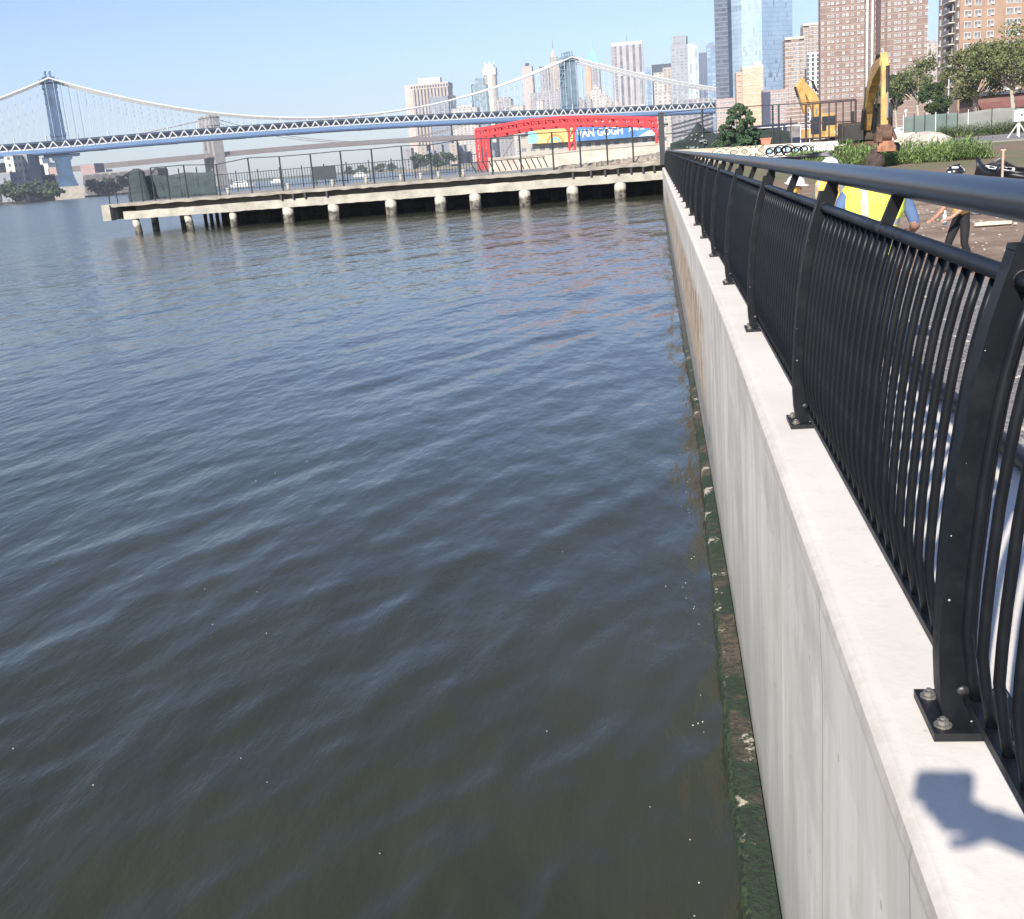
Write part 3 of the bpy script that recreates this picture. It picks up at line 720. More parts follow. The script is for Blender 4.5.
o, w_, h_, _ = tower('grey stone block with dark flat cap left of the stepped spire', 540.5, 549, 68, 2000, 20, f_greyst, parapet=False); box_on(o, 'cap', dark_steel, 0, h_, h_ + 2.5, w_ * 1.15, 0, 22)
# stepped spire
o, w_, h_, _ = tower('tall stepped stone tower tapering to a spire beside the bridge tower', 547, 563, 72, 2100, 28, f_stone, parapet=False)
z = h_
for fw, dz in ((.72, 14), (.5, 12)):
    box_on(o, 'setback', f_stone, -w_ * .04, z, z + dz, w_ * fw, 0, 26 * fw); z += dz
MB().prism([(-w_ * .22, -5), (w_ * .14, -5), (w_ * .14, 5), (-w_ * .22, 5)], z, z + 16, taper=.12, c=(-w_ * .04, 0)).build('spire', f_stone, o)
MB().tube([(-w_ * .04, 0, z + 15), (-w_ * .04, 0, z + 32)], [.9, .3], 6).build('mast', steel, o)
tower('wide grey stone block low behind the bridge towers', 531, 566, 92.5, 1700, 25, f_greyst, name='building', cat='building', setback=[(.5, 3)])
tower('small cream block in front of the wide grey stone block', 537, 544, 101, 1550, 12, f_white, name='building', cat='building')
# cyan pyramid tower
cy = mat('verdigris', (.22, .52, .48), .7, .1, .1); ob_ = STONE('ochre_stone', (.58, .36, .22))
o, w_, h_, _ = tower('stone tower with pale green pyramid roof and spire', 586.5, 600, 63, 2100, 26, f_greyst, parapet=False)
MB().prism([(-w_ / 2, -13), (w_ / 2, -13), (w_ / 2, 13), (-w_ / 2, 13)], h_, h_ + 24, taper=.08).build('pyramid_roof', cy, o)
MB().tube([(0, 0, h_ + 22), (0, 0, h_ + 42)], [1.4, .3], 6).build('spire', cy, o); box_on(o, 'ochre_wing', ob_, -w_ * .38, 0, h_ - 4, w_ * .42, -12.5, 4)  # ochre stone wing on the left of the grey body
for i, (a, b, v, D, fm, lb) in enumerate([(584, 592, 100, 1500, f_greyst, 'small grey block with water tank under the pyramid tower'), (591, 602, 90, 1650, f_white, 'cream stepped block right under the pyramid tower'),
        (600, 608, 96, 1450, f_white, 'bright white block left of the wide striped tower'), (606, 613, 103, 1400, f_stone, 'low tan block at foot of the wide striped tower'), (612, 622, 107, 1380, f_stone, 'lowest tan block in front of the wide striped tower'),
        (574, 586, 103, 1450, f_greyst, 'low grey block right of the nearer bridge tower')]):
    o, w_, h_, _ = tower(lb, a, b, v, D, 18, fm, name='building', cat='building', setback=[(.55, 4), (.3, 3)])
o, w_, h_, _ = tower('very wide pale slab tower with fine vertical stripes', 611.5, 643, 45, 1500, 30, f_pipe, parapet=False)
box_on(o, 'blank_pier', f_greyst, -w_ * .42, 0, h_, w_ * .15, -.4, 31); box_on(o, 'top_band', STONE('pale_band', (.56, .52, .50)), 0, h_, h_ + 4, w_, 0, 30)
MB().tube([(0, 0, h_ + 3), (0, 0, h_ + 13)], .4, 6).build('mast', steel, o)
for z in (.42, .72): box_on(o, 'belt', STONE('pale_band', (.56, .52, .50)), 0, h_ * z, h_ * z + 2.4, w_ + .6, 0, 31)
tower('narrow blue glass sliver right of the wide striped tower', 645.5, 651, 68, 2000, 20, f_blue)
o, w_, h_, _ = tower('dark glass tower behind the pale stepped block', 652, 672, 64, 1800, 24, f_dark, parapet=False)
tower('pale stone block in front of the dark glass tower', 654, 664, 73, 1500, 18, f_white, setback=None, name='building', cat='building')
tower('brownish office block between the pale block and the tall grey tower', 663, 673, 68, 1650, 18, f_stone, name='building', cat='building')
tower('low cream block under the bridge cables', 658, 671, 93, 1350, 16, f_white, name='building', cat='building', setback=[(.4, 3)])
o, w_, h_, _ = tower('tall plain grey tower with raised top', 671, 688, 45, 1450, 22, facade('facade_plain_grey', (.33, .34, .36), (.27, .28, .31), 5, 3.6, .6, .5), parapet=False)
box_on(o, 'raised_top', MATS['facade_plain_grey'], -w_ * .02, h_, h_ + 11, w_ * .78, 0, 16); box_on(o, 'painted_side_shade', f_dark, w_ * .47, 0, h_ + 10, w_ * .07, 1, 20)  # narrow dark strip on the right stands for the shaded side
o, w_, h_, _ = tower('slim white ribbed tower beside the tall grey tower', 687.5, 698, 46, 1600, 16, facade('facade_white_ribs', (.60, .60, .58), (.40, .46, .52), 7.5, 4, .42, 1.0), parapet=False)
box_on(o, 'bright_top', white_p, -w_ * .15, h_ - 8, h_ + 3, w_ * .6, 0, 15)
tower('short blue glass block between the slim white tower and the dark one', 696, 702, 79, 1700, 14, f_blue, name='building', cat='building')
tower('dark slate slab left of the pale blue tower', 699.5, 707.5, 53, 1500, 18, mat('slate_slab', (.10, .13, .19), .5, .12, .05))
tower('pale blue glass tower left of the huge glass skyscraper', 707, 716, 46, 1400, 20, f_blue, setback=[(.6, 4)])
tower('long grey low block under the bridge cable at right', 672, 713, 100, 1300, 20, f_greyst, name='building', cat='building')

# One huge glass skyscraper: faceted plan
def glassm(name, a, b, c, sc_=.02):
    m, g = newmat(name, .22)
    s = g.m('ADD', g.m('ADD', g.x, g.y), 500); u = g.m('FLOOR', g.m('DIVIDE', s, 1.7)); v = g.m('FLOOR', g.m('DIVIDE', g.z, 3.6))
    cb = g.n('ShaderNodeCombineXYZ'); g.link(u, cb.inputs[0]); g.link(v, cb.inputs[2]); wn = g.n('ShaderNodeTexWhiteNoise', noise_dimensions='3D'); g.link(cb.outputs[0], wn.inputs['Vector'])
    nz = g.noise(g.P, .05, 5, .75, (1, 1, 1)); base_ = g.mix(g.ss(nz, .35, .65), a, b)
    k = g.m('MULTIPLY', g.m('GREATER_THAN', wn.outputs['Value'], .90), g.ss(nz, .40, .6))
    col = g.mix(g.m('MULTIPLY', k, .75), base_, c)
    fl = g.m('LESS_THAN', g.m('FRACT', g.m('DIVIDE', g.z, 3.6)), .16); col = g.mix(g.m('MULTIPLY', fl, .30), col, c)
    g.link(col, g.b.inputs['Base Color']); g.b.inputs['Specular IOR Level'].default_value = .6
    return m
D = 980; sk = thing('skyscraper', 'huge faceted blue glass skyscraper rising out of the frame', 'skyscraper', (X(750, D), D, 2.5)); ox = sk.location.x
HS = 258
pts = [(727, 12), (738, 3), (741.5, 0), (762, 1), (792.5, 14)]
pp = [(X(p, D + dy, 30) - ox, dy) for p, dy in pts]
gl = [glassm('glass_left', (.27, .36, .46), (.36, .46, .57), (.13, .18, .24)), glassm('glass_left2', (.30, .39, .49), (.38, .48, .58), (.13, .18, .24)), glassm('glass_pale', (.34, .44, .51), (.42, .52, .58), (.24, .31, .37)), glassm('glass_right', (.23, .33, .46), (.31, .41, .54), (.08, .13, .20))]  # one glass in several tones: each face's light is put into its colour
for i, (nm) in enumerate(['glass_face'] * 4):
    a, b = pp[i], pp[i + 1]
    MB().prism([a, b, (b[0], 40), (a[0], 40)], 0, HS).build(nm, gl[i], sk)
o, w_, h_, _ = tower('dark grey glass tower attached left of the huge skyscraper', 714.5, 727.5, -60, 975, 6, facade('facade_charcoal', (.07, .075, .10), (.10, .12, .16), 3, 3.6, .85, .6, .4, band=(.16, .18, .22), bandf=.25))

# ------- brick blocks with window parts
def window_mesh(w_, h_, ac=False):
    mb = MB(); mb.box((0, -.04, 0), (w_ + .24, .12, h_ + .24), mi=0); mb.box((0, -.115, -.0), (w_, .03, h_), mi=1); mb.box((0, -.125, 0), (.07, .05, h_), mi=0)
    if ac: mb.box((w_ * .2, -.25, -h_ * .32), (.75, .4, .5), mi=0)
    return mb
win_fr = mat('window_frame_white', (.70, .68, .64), .6, .1, 2); win_gl = mat('window_glass_dark', (.12, .12, .14), .15, .75, .35, col2=(.42, .41, .40))
def add_windows(o, spots, w_, h_, limit=100, pale=.35):
    """spots: (x, y, z, normal angle) on the thing, the lowest (nearest) first; past 100 the rest is one part"""
    ms = [window_mesh(w_, h_, False).mesh('window', [win_fr, win_gl]), window_mesh(w_, h_, True).mesh('window', [win_fr, win_gl])]
    spots = sorted(spots, key=lambda s: abs(s[2] - spots_mid)); rest = MB()
    for i, (x, y, z, a) in enumerate(spots):
        ac = random.random() < pale
        if i < limit:
            p = put(ms[int(ac)], 'window', o, (x, y, z)); p.rotation_euler = (0, 0, a)
        else:
            mb = window_mesh(w_, h_, ac); Rm = Matrix.Rotation(a, 3, 'Z')
            k = len(rest.v); rest.v += [tuple(Rm @ Vector(v) + Vector((x, y, z))) for v in mb.v]; rest.f += [tuple(j + k for j in f) for f in mb.f]; rest.m += mb.m
    if rest.v: tag(rest.build('windows', [win_fr, win_gl], o), kind='stuff')
spots_mid = 0
def brick_block(label, px0, px1, vt, D, dep, col, fl=2.8, cols=12, ww=1.3, wh=1.35, band=(.58, .50, .44), bandh=.35, name='apartment_block', zb=2.5, top_cap=None, stagger=None, hide_below=None, side=None, jit=.25):
    global spots_mid
    x0, x1 = X(px0, D, max(vt, 0) + 30), X(px1, D, max(vt, 0) + 30); W = x1 - x0; zt = zpx((px0 + px1) / 2, vt, D); Hh = zt - zb
    o = thing(name, label, 'apartment block', ((x0 + x1) / 2, D, zb))
    bm_ = mat('brick_' + str(px0), col, .9, .14, .4, col2=tuple(np.minimum(np.array(col) * 1.18, 1)))
    bd = mat('slab_' + str(px0), band, .85, .1, .5)
    steps = stagger or [(0, 1, 0)]
    mb = MB(); bands = MB(); spots = []
    for a, b, dy in steps:
        xa, xb_ = -W / 2 + W * a, -W / 2 + W * b
        mb.box(((xa + xb_) / 2, dy + dep / 2, Hh / 2), (xb_ - xa, dep, Hh))
        nf = int(Hh / fl)
        for k in range(1, nf + 1): bands.box(((xa + xb_) / 2, dy + dep / 2, k * fl - .1), (xb_ - xa + .12, dep + .16, bandh))
        nc = max(1, int(round(cols * (b - a))))
        for k in range(nf):
            z = k * fl + fl * .5 + .1
            if hide_below and z + zb < hide_below: continue
            for c_ in range(nc):
                if random.random() > .13: spots.append((xa + (xb_ - xa) * (c_ + .5 + (jit if (c_ % 3 == 1) else 0)) / nc, dy, z, 0))
    mb.build('wall', bm_, o); bands.build('floor_slabs', bd, o)
    if side:
        nc = side; sgn, ang = (-1, -PI / 2)
        for k in range(int(Hh / fl)):
            z = k * fl + fl * .5 + .1
            if hide_below and z + zb < hide_below: continue
            for c_ in range(nc): spots.append((-W / 2, dep * (c_ + .5) / nc, z, -PI / 2))
    spots_mid = (hide_below or 8) + 8; add_windows(o, spots, ww, wh)
    if top_cap: MB().box((0, dep / 2, Hh + .7), (W + .3, dep + .3, 1.6)).build('parapet', top_cap, o)
    return o, W, Hh
cream = mat('cream_cap', (.66, .56, .44), .85, .1, .3)
brick_block('slim brown brick tower with pale floor bands, right of the huge skyscraper', 785.5, 804.5, 39, 900, 18, (.27, .19, .155), 2.9, 8, 1.3, 1.3, (.52, .44, .38), .7, stagger=[(0, .3, 2), (.3, .75, 0), (.75, 1, 1.5)], top_cap=cream, hide_below=25)
brick_block('brown brick tower stepped higher just behind the slim banded one', 803.5, 822, 25, 950, 18, (.26, .19, .155), 2.9, 6, 1.3, 1.3, (.50, .43, .37), .65, stagger=[(0, .3, 2), (.3, 1, 0)], top_cap=cream, hide_below=45)
tower('white framed tower with dark window columns between brick towers', 807.5, 822, 54, 800, 6, facade('white_frame', (.68, .64, .58), (.07, .075, .10), 3.3, 2.9, .5, .8), name='apartment_block', cat='apartment block', roofm=white_p)
o, W, Hh = brick_block('orange lit brick apartment tower in front of the huge skyscraper', 743, 763.5, 68.5, 620, 16, (.62, .42, .30), 2.8, 5, .55, .6, (.68, .50, .38), .5, top_cap=cream, hide_below=30)
MB().box((W * .25, 8, Hh + 2.5), (W * .35, 6, 2.2)).build('roof_house', cream, o)
sb = MB()
MB().box((-W / 2 - 1.5, 9, Hh / 2 - .5), (3.2, 12, Hh - 1)).build('side_wing', mat('brick_shaded_side', (.50, .34, .28), .9, .12, .4), o)  # darker pinkish brick puts the left face's shade into its colour
for k in range(int(Hh / 2.8)): sb.box((-W / 2 - 1.6, 3.2, k * 2.8 + 1.5), (2.0, 1.4, .5))
sb.build('balcony_slabs', mat('slab_743', (.66, .45, .29)), o)
brick_block('low pinkish brick block left below the orange tower', 717, 743, 98, 700, 14, (.42, .31, .29), 2.8, 9, 1.4, 1.4, (.5, .4, .37), .4, hide_below=12, jit=0)
brick_block('low brown brick block with regular windows between the orange and banded towers', 766.5, 786, 89.5, 720, 14, (.38, .28, .26), 2.8, 7, 1.4, 1.4, (.48, .38, .35), .4, hide_below=12, jit=0)
tower('narrow dark blue slab at the right edge of the orange tower', 763.3, 770.5, 92, 600, 12, mat('navy_slab', (.045, .055, .10), .6, .1, .1), name='building', cat='building')
o, W, Hh = brick_block('huge brown brick apartment slab with pale bands filling the top right', 820.5, 927.5, -22, 560, 6, (.25, .175, .145), 2.75, 22, .95, 1.05, (.40, .32, .28), .26, stagger=[(0, .42, 1.2), (.42, .56, 3), (.56, .62, 1.6), (.62, 1, 0)], hide_below=20)
for px, mm in ((866.5, white_p), (871.5, white_p), (877, mat('recess_shade', (.10, .06, .055), .9))):  # the dark strip paints the shade of the vertical recess
    x = X(px, 560, hor(px)) - o.location.x; MB().box((x, .6, Hh / 2), (.8 if mm is white_p else 1.7, 1.6, Hh)).build('recess_strip', mm, o)
# right edge block turned so that a shaded side with balconies shows
D = 330; xa, xm, xe = X(937, D + 26, 80), X(958, D, 80), X(1075, D, 80)
zt = 62
o = thing('apartment_block', 'orange brick apartment block at the right edge with white balconies on its shaded side', 'apartment block', (xm, D, 2.5))
bo_ = mat('brick_orange', (.38, .25, .175), .9, .12, .3)
lx, ly = xa - xm, 26
MB().prism([(0, 0), (xe - xm, 8), (xe - xm, 40), (lx, ly)], 0, zt).build('wall', bo_, o)
bal = mat('balcony_white', (.62, .60, .56), .8, .1, 1); d2 = Vector((lx, ly, 0)); Ld = d2.length; dn_ = d2.normalized(); nrm = Vector((dn_.y, -dn_.x, 0)) * -1
nrm = Vector((-ly, lx, 0)).normalized()
if nrm.x > 0: nrm = -nrm
rec = mat('balcony_shade_panel', (.10, .075, .065), .9)  # flat dark panel colour imitates the shade behind each balcony
for k in range(4, 21):
    z = k * 2.8; mb = MB(); c0 = d2 * .38 + nrm * .75
    rot = Matrix.Rotation(math.atan2(d2.y, d2.x), 3, 'Z')
    mb.box((c0.x, c0.y, z), (8.5, 1.7, .25), rot=rot, mi=0); c1 = d2 * .38 + nrm * 1.55; mb.box((c1.x, c1.y, z + .55), (8.5, .1, .95), rot=rot, mi=1)
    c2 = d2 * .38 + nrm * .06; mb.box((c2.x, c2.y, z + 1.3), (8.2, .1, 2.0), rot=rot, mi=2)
    c3 = d2 * .30 + nrm * .14; mb.box((c3.x, c3.y, z + 1.3), (1.3, .1, 1.9), rot=rot, mi=0)
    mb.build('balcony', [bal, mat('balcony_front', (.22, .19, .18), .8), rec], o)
spots = []
fa = math.atan2(8, xe - xm)
for k in range(3, 22):
    for i in (0, 1, 2.3, 4.2, 5, 6.4, 8, 9):
        x = (xe - xm) * (i + .8) / 11; spots.append((x, 8 * x / (xe - xm), k * 2.8 + 1.5, fa))
aa = math.atan2(d2.y, d2.x) + PI
for k in range(5, 22):
    for t in (.08, .66, .9): spots.append((lx * t, ly * t, k * 2.8 + 1.5, math.atan2(-d2.y, -d2.x)))
spots_mid = 34; add_windows(o, spots, 1.7, 1.5, pale=.6)
tower('distant pale building seen in the gap between the brick slab and the orange block', 925, 940, 43, 1300, 20, f_stone, name='building', cat='building', setback=[(.4, 3)])
o = thing('building', 'low brown building with dark red roof behind the trees at right', 'building', (X(1010, 200), 200, 2.4))
MB().box((3, 6, 2.6), (17, 12, 5.2)).build('wall', mat('brown_wall', (.20, .11, .09), .9, .2, .3), o)
MB().box((3, 6, 5.6), (18.5, 13.5, .5)).build('roof', mat('slate_roof', (.07, .07, .09), .8), o)
MB().box((0, -1.2, 3.7), (11, 2.6, .3), rot=Matrix.Rotation(.35, 3, 'X')).build('awning', mat('dull_red_brown', (.22, .09, .075), .8, .2, .5), o)
for i in range(5): MB().box((-4 + i * 3.2, -.1, 1.9), (1.6, .15, 1.6)).build('window', win_gl, o)

# ================================================================== SUSPENSION BRIDGE
T1 = np.array([-501.1, 905.6]); T2 = np.array([-90.2, 1162.1]); bd_ = (T2 - T1) / np.linalg.norm(T2 - T1); Ls = float(np.linalg.norm(T2 - T1))
br = thing('suspension_bridge', 'long blue and white suspension bridge with two steel towers across the river', 'bridge', (T1[0], T1[1], 0), math.atan2(bd_[1], bd_[0]))
bblue = mat('bridge_blue', (.15, .26, .44), .6, .1, .1); bwh = mat('bridge_white_steel', (.66, .67, .66), .6, .05, .1); bgr = mat('bridge_grey_blue', (.06, .115, .20), .6, .3, .15); bgr2 = mat('bridge_pale_blue_grey', (.17, .25, .31), .6, .3, .15); bdark = mat('bridge_dark', (.06, .075, .10), .8)
def dz(x):
    t = x / Ls
    if 0 <= t <= 1: return 3.6 * 4 * t * (1 - t)
    return -(abs(t) if t < 0 else t - 1) * 6
xs0, xs1 = -330, Ls * 1.40
def strip(name, m, y, z0, z1, wd, st=24):
    mb = MB(); xs = np.arange(xs0, xs1 + 1, st); prof_ = [(y - wd / 2, z0), (y + wd / 2, z0), (y + wd / 2, z1), (y - wd / 2, z1)]
    vs = [(x, a, b + dz(x)) for x in xs for a, b in prof_]; k = 4
    fs = [(i * k + j, (i + 1) * k + j, (i + 1) * k + (j + 1) % k, i * k + (j + 1) % k) for i in range(len(xs) - 1) for j in range(k)] + [(0, 1, 2, 3), tuple(range(len(vs) - 1, len(vs) - 5, -1))]
    mb.add(vs, fs).build(name, m, br)
for y in (-11, 11): strip('bottom_girder', bblue, y, 38.7, 41.6, 1.6)
strip('lower_deck', bdark, 0, 38.2, 40.0, 22); strip('upper_deck', bdark, 0, 46.8, 47.8, 23); strip('shade_backing', bdark, 0, 40.5, 46.5, 16)  # dark middle box added behind the trusses as the shaded interior
for y in (-11, 11): strip('girder_foot', mat('bridge_navy', (.05, .09, .20), .6), y, 37.4, 38.7, 1.9)
for y in (-11, 11): strip('top_chord', bgr, y, 46.3, 47.4, 1.0); strip('bottom_chord', bwh, y, 41.6, 42.6, 1.2)
for y in (-11.6, 11.6):
    mb = MB(); x = xs0; p = 7.2
    while x < xs1 - p:
        z0, z1 = 42.2 + dz(x), 47.2 + dz(x + p / 2)
        mb.bar((x, y, z0), (x + p / 2, y, z1), .8, .95); mb.bar((x + p / 2, y, z1), (x + p, y, z0), .8, .95); x += p * 1.35
    mb.build('truss', bwh, br)
x = xs0
while x < xs1: MB().tube([(x, -11, 47.4 + dz(x)), (x, -11, 52.0 + dz(x))], .38, 4).build('lamp_post', bwh, br); x += 24.6
for x in np.arange(xs0, xs1, 60): MB().box((x, 0, 37.6 + dz(x)), (14, 20, .9)).build('traveller', bblue, br)
def cable_z(x):
    t = x / Ls
    if 0 <= t <= 1: return 53.5 + (97 - 53.5) * (2 * t - 1) ** 2
    if t < 0: s_ = -x / 225; return 97 - 45 * s_ - 16 * s_ * (1 - s_) * 2.6
    s_ = (x - Ls) / 225; return 97 - 45 * s_ - 16 * s_ * (1 - s_)
cab_m = mat('cable_white', (.78, .77, .74), .5, .05, .1)
for y in (-10.5, -4, 4, 10.5):
    xs = list(np.linspace(-225, 0, 14)) + list(np.linspace(0, Ls, 40))[1:] + list(np.linspace(Ls, Ls + 225, 14))[1:]
    MB().tube([(x, y, cable_z(x)) for x in xs], .85, 6).build('main_cable', cab_m, br)
hx_ = [x for x in np.linspace(-215, Ls + 215, 50) if abs(x) > 8 and abs(x - Ls) > 8]
hg_m = mat('hanger_pale', (.62, .66, .70), .6, .05, .1)
for y in (-10.5, 10.5):
    for x in hx_:
        if cable_z(x) > 48.5 + dz(x): MB().tube([(x, y, 47 + dz(x)), (x, y, cable_z(x))], .17, 4).build('hanger', hg_m, br)
mb = MB()
for y in (-10.5, 10.5):
    for i in range(len(hx_) - 1):
        for t in (1 / 3, 2 / 3):
            x = hx_[i] + (hx_[i + 1] - hx_[i]) * t
            if cable_z(x) > 48.5 + dz(x): mb.tube([(x, y, 47 + dz(x)), (x, y, cable_z(x))], .15, 4)
tag(mb.build('hangers', hg_m, br), kind='stuff')
def bridge_tower(x0, bgr=bgr):
    t = MB(); a = MB()
    for y in (-7.5, -2.6, 2.6, 7.5):
        t.prism([(x0 - 6, y - 1.3), (x0 + 6, y - 1.3), (x0 + 6, y + 1.3), (x0 - 6, y + 1.3)], 10, 50, taper=.92, c=(x0, y))
        t.prism([(x0 - 5.5, y - 1.2), (x0 + 5.5, y - 1.2), (x0 + 5.5, y + 1.2), (x0 - 5.5, y + 1.2)], 50, 93, taper=.88, c=(x0, y))
        for k in range(10): # flared feet
            f = (1 - k / 10) ** 2
            t.box((x0, y, 11 + k * 2.4), (8.6 + 9 * f, 3.2, 2.5))
    tw = t.build('tower', bgr, br)
    for z in (54, 62, 70, 78, 86):
        a.bar((x0, -7.5, z), (x0, -2.6, z + 7), .8, .8); a.bar((x0, -2.6, z), (x0, -7.5, z + 7), .8, .8); a.bar((x0, 7.5, z), (x0, 2.6, z + 7), .8, .8); a.bar((x0, 2.6, z), (x0, 7.5, z + 7), .8, .8)
        for s in (-5.0, 5.0): a.box((x0 + s, 0, z), (.8, 15, .9))
    a.build('lattice', bgr, tw)
    for z, a_, b_, c_ in ((52.6, 12, 19, 2.6), (91, 11.5, 17.5, 3), (95, 14.5, 20, 2.4), (97.2, 9.5, 17, 2.0), (35.8, 28, 19, 2.0), (33.6, 15, 18, 2.6)): MB().box((x0, 0, z), (a_, b_, c_)).build('cross_beam', bgr, tw)
    f = MB()
    for y in (-7.5, -2.6, 2.6, 7.5):
        f.tube([(x0 - 1.8, y, 98), (x0 - 1.8, y, 101), (x0 - 1.8, y, 102.6)], [.9, .4, .8], 6); f.tube([(x0 + 1.8, y, 98), (x0 + 1.8, y, 101), (x0 + 1.8, y, 102.6)], [.9, .4, .8], 6)
    f.build('finials', bgr, tw)
    p = MB(); p.box((x0, 0, 3), (23, 32, 10)); p.box((x0, 0, 9), (19, 30, 2.5)); p.build('stone_base', stone_pale, tw)
bridge_tower(0); bridge_tower(Ls, bgr2)

# farther stone bridge
B1 = at(218, hor(218), 1400)[:2]; Bp = at(494, hor(494), 1715)[:2]; bv = (Bp - B1) / np.linalg.norm(Bp - B1)
sb_ = thing('stone_bridge', 'farther brownish bridge with a broad stone tower behind the blue suspension bridge', 'bridge', (B1[0], B1[1], 0), math.atan2(bv[1], bv[0]))
bs = mat('bridge_stone', (.31, .29, .27), .9, .15, .1); bs2 = mat('bridge_span_brown', (.31, .255, .23), .8, .1, .1)
tw = MB()
for y in (-15, 0, 15): tw.box((0, y, 24), (13, 7, 52)); tw.prism([(-6.5, y - 3.2), (6.5, y - 3.2), (6.5, y + 3.2), (-6.5, y + 3.2)], 50, 74, taper=.92, c=(0, y))
tw.box((0, 0, 79), (13, 38, 10)); tw.box((0, 0, 85), (16, 41, 2.2)); tw.box((0, 0, 2), (20, 46, 10))
for y0 in (-7.5, 7.5):
    for s in (-1, 1): tw.xz([], 0, 0) if False else None
tw.build('tower', bs, sb_)
ar = MB()
for y0 in (-7.5, 7.5):   # pointed arch heads
    for s in (-1, 1):
        pts = [(y0 + s * 4.6, 62), (y0 + s * 4.6, 74.5), (y0, 74.5), (y0 + s * 2.2, 70), (y0 + s * 3.8, 66)]
        ar.add([(-5.8, a, b) for a, b in pts] + [(5.8, a, b) for a, b in pts], [(0, 1, 2, 3, 4), (9, 8, 7, 6, 5), (2, 7, 8, 3), (3, 8, 9, 4), (4, 9, 5, 0)])
ar.build('arch_heads', bs, sb_)
def bzz(x): return 36.5 + 4.0 * (1 - ((x - 245) / 245) ** 2) if x > 0 else 36.5 + x * .03
xs = np.linspace(-260, 560, 42); vs = []
for x in xs:
    z = bzz(min(x, 500)); vs += [(x, -13, z - 1.5), (x, 13, z - 1.5), (x, 13, z + 4.5), (x, -13, z + 4.5)]
MB().add(vs, [(i * 4 + j, (i + 1) * 4 + j, (i + 1) * 4 + (j + 1) % 4, i * 4 + (j + 1) % 4) for i in range(41) for j in range(4)] + [(0, 1, 2, 3), (167, 166, 165, 164)]).build('span', bs2, sb_)
for y in (-12, 12):
    MB().tube([(x, y, 43 + 40 * ((x - 243) / 243) ** 2) for x in np.linspace(0, 486, 30)], .45, 5).build('main_cable', bs2, sb_)
    MB().tube([(x, y, 83 + x * .17 + 0.00015 * x * x) for x in np.linspace(-250, 0, 12)], .45, 5).build('main_cable', bs2, sb_)
fp_ = MB().box((0, 0, 36.0), (34, 34, 1.6)); fp_.build('scaffold', bs2, sb_)

# ================================================================== FAR SHORE (left)
def hillmesh(name, pts, z, m, h=2.6):
    MB().prism(pts, -2, h).build(name, m)
shore_m = mat('far_shore_bank', (.24, .22, .17), .95, .25, .05)
p0 = at(-160, 220, 760); 
fs_pts = [(-1500, 600), (-760, 720), (-620, 800), (-560, 880), (-520, 960), (-500, 1010), (-530, 1150), (-640, 1400), (-900, 1500), (-2500, 1600), (-3000, 700)]
o = MB().prism(fs_pts, -2, 1.6).build('far_shore', shore_m); tag(o, kind='structure')

# distant harbour land behind the pier
o = MB().prism([(-1400, 2500), (-500, 2700), (-420, 3400), (-3000, 3600), (-2600, 2600)], -2, 6).build('harbour_land', mat('harbour_land', (.10, .12, .08), .95, .3, .01)); tag(o, kind='structure')

# ================================================================== TREES
def leafmat(name, a, b, c=None):
    m, g = newmat(name, .7)
    n = g.noise(g.P, .9, 4, .7); n2 = g.noise(g.P, 6, 2, .5)
    col = g.mix(g.ss(n, .35, .65), a, b); col = g.mix(g.m('MULTIPLY', g.ss(n2, .55, .7), .5), col, c or tuple(np.array(b) * 1.5))
    g.link(col, g.b.inputs['Base Color']); g.b.inputs['Specular IOR Level'].default_value = .25
    return m
lf1 = leafmat('leaf_plane_tree', (.075, .095, .035), (.17, .19, .08), (.30, .29, .15))
lf2 = leafmat('leaf_dark', (.030, .055, .022), (.06, .095, .035), (.09, .13, .05))
lf3 = leafmat('leaf_far', (.045, .07, .04), (.085, .12, .06))
lfw = leafmat('leaf_weed', (.09, .15, .045), (.20, .28, .09), (.32, .38, .16))
bark = mat('bark_pale', (.42, .37, .29), .9, .25, 3); bark2 = mat('bark_dark', (.12, .09, .065), .9, .25, 3)
def leaves(cl, n, size, rg):
    vs = np.zeros((n * 4, 3)); 
    w_ = np.array([c[3] ** 2 for c in cl]); w_ /= w_.sum(); idx = rg.choice(len(cl), n, p=w_)
    cc = np.array([c[:3] for c in cl])[idx]; rr = np.array([c[3] for c in cl])[idx]
    d = rg.normal(size=(n, 3)); d /= np.linalg.norm(d, axis=1)[:, None]; rad = rr * (rg.random(n) ** .45); pos = cc + d * rad[:, None] * np.array([1, 1, .8])
    a = rg.normal(size=(n, 3)); a /= np.linalg.norm(a, axis=1)[:, None]; b = np.cross(a, rg.normal(size=(n, 3))); b /= np.linalg.norm(b, axis=1)[:, None]
    s = size * rg.uniform(.6, 1.3, n)[:, None]
    vs[0::4] = pos - a * s; vs[1::4] = pos - b * s * .6; vs[2::4] = pos + a * s; vs[3::4] = pos + b * s * .6
    return vs, [(4 * i, 4 * i + 1, 4 * i + 2, 4 * i + 3) for i in range(n)]
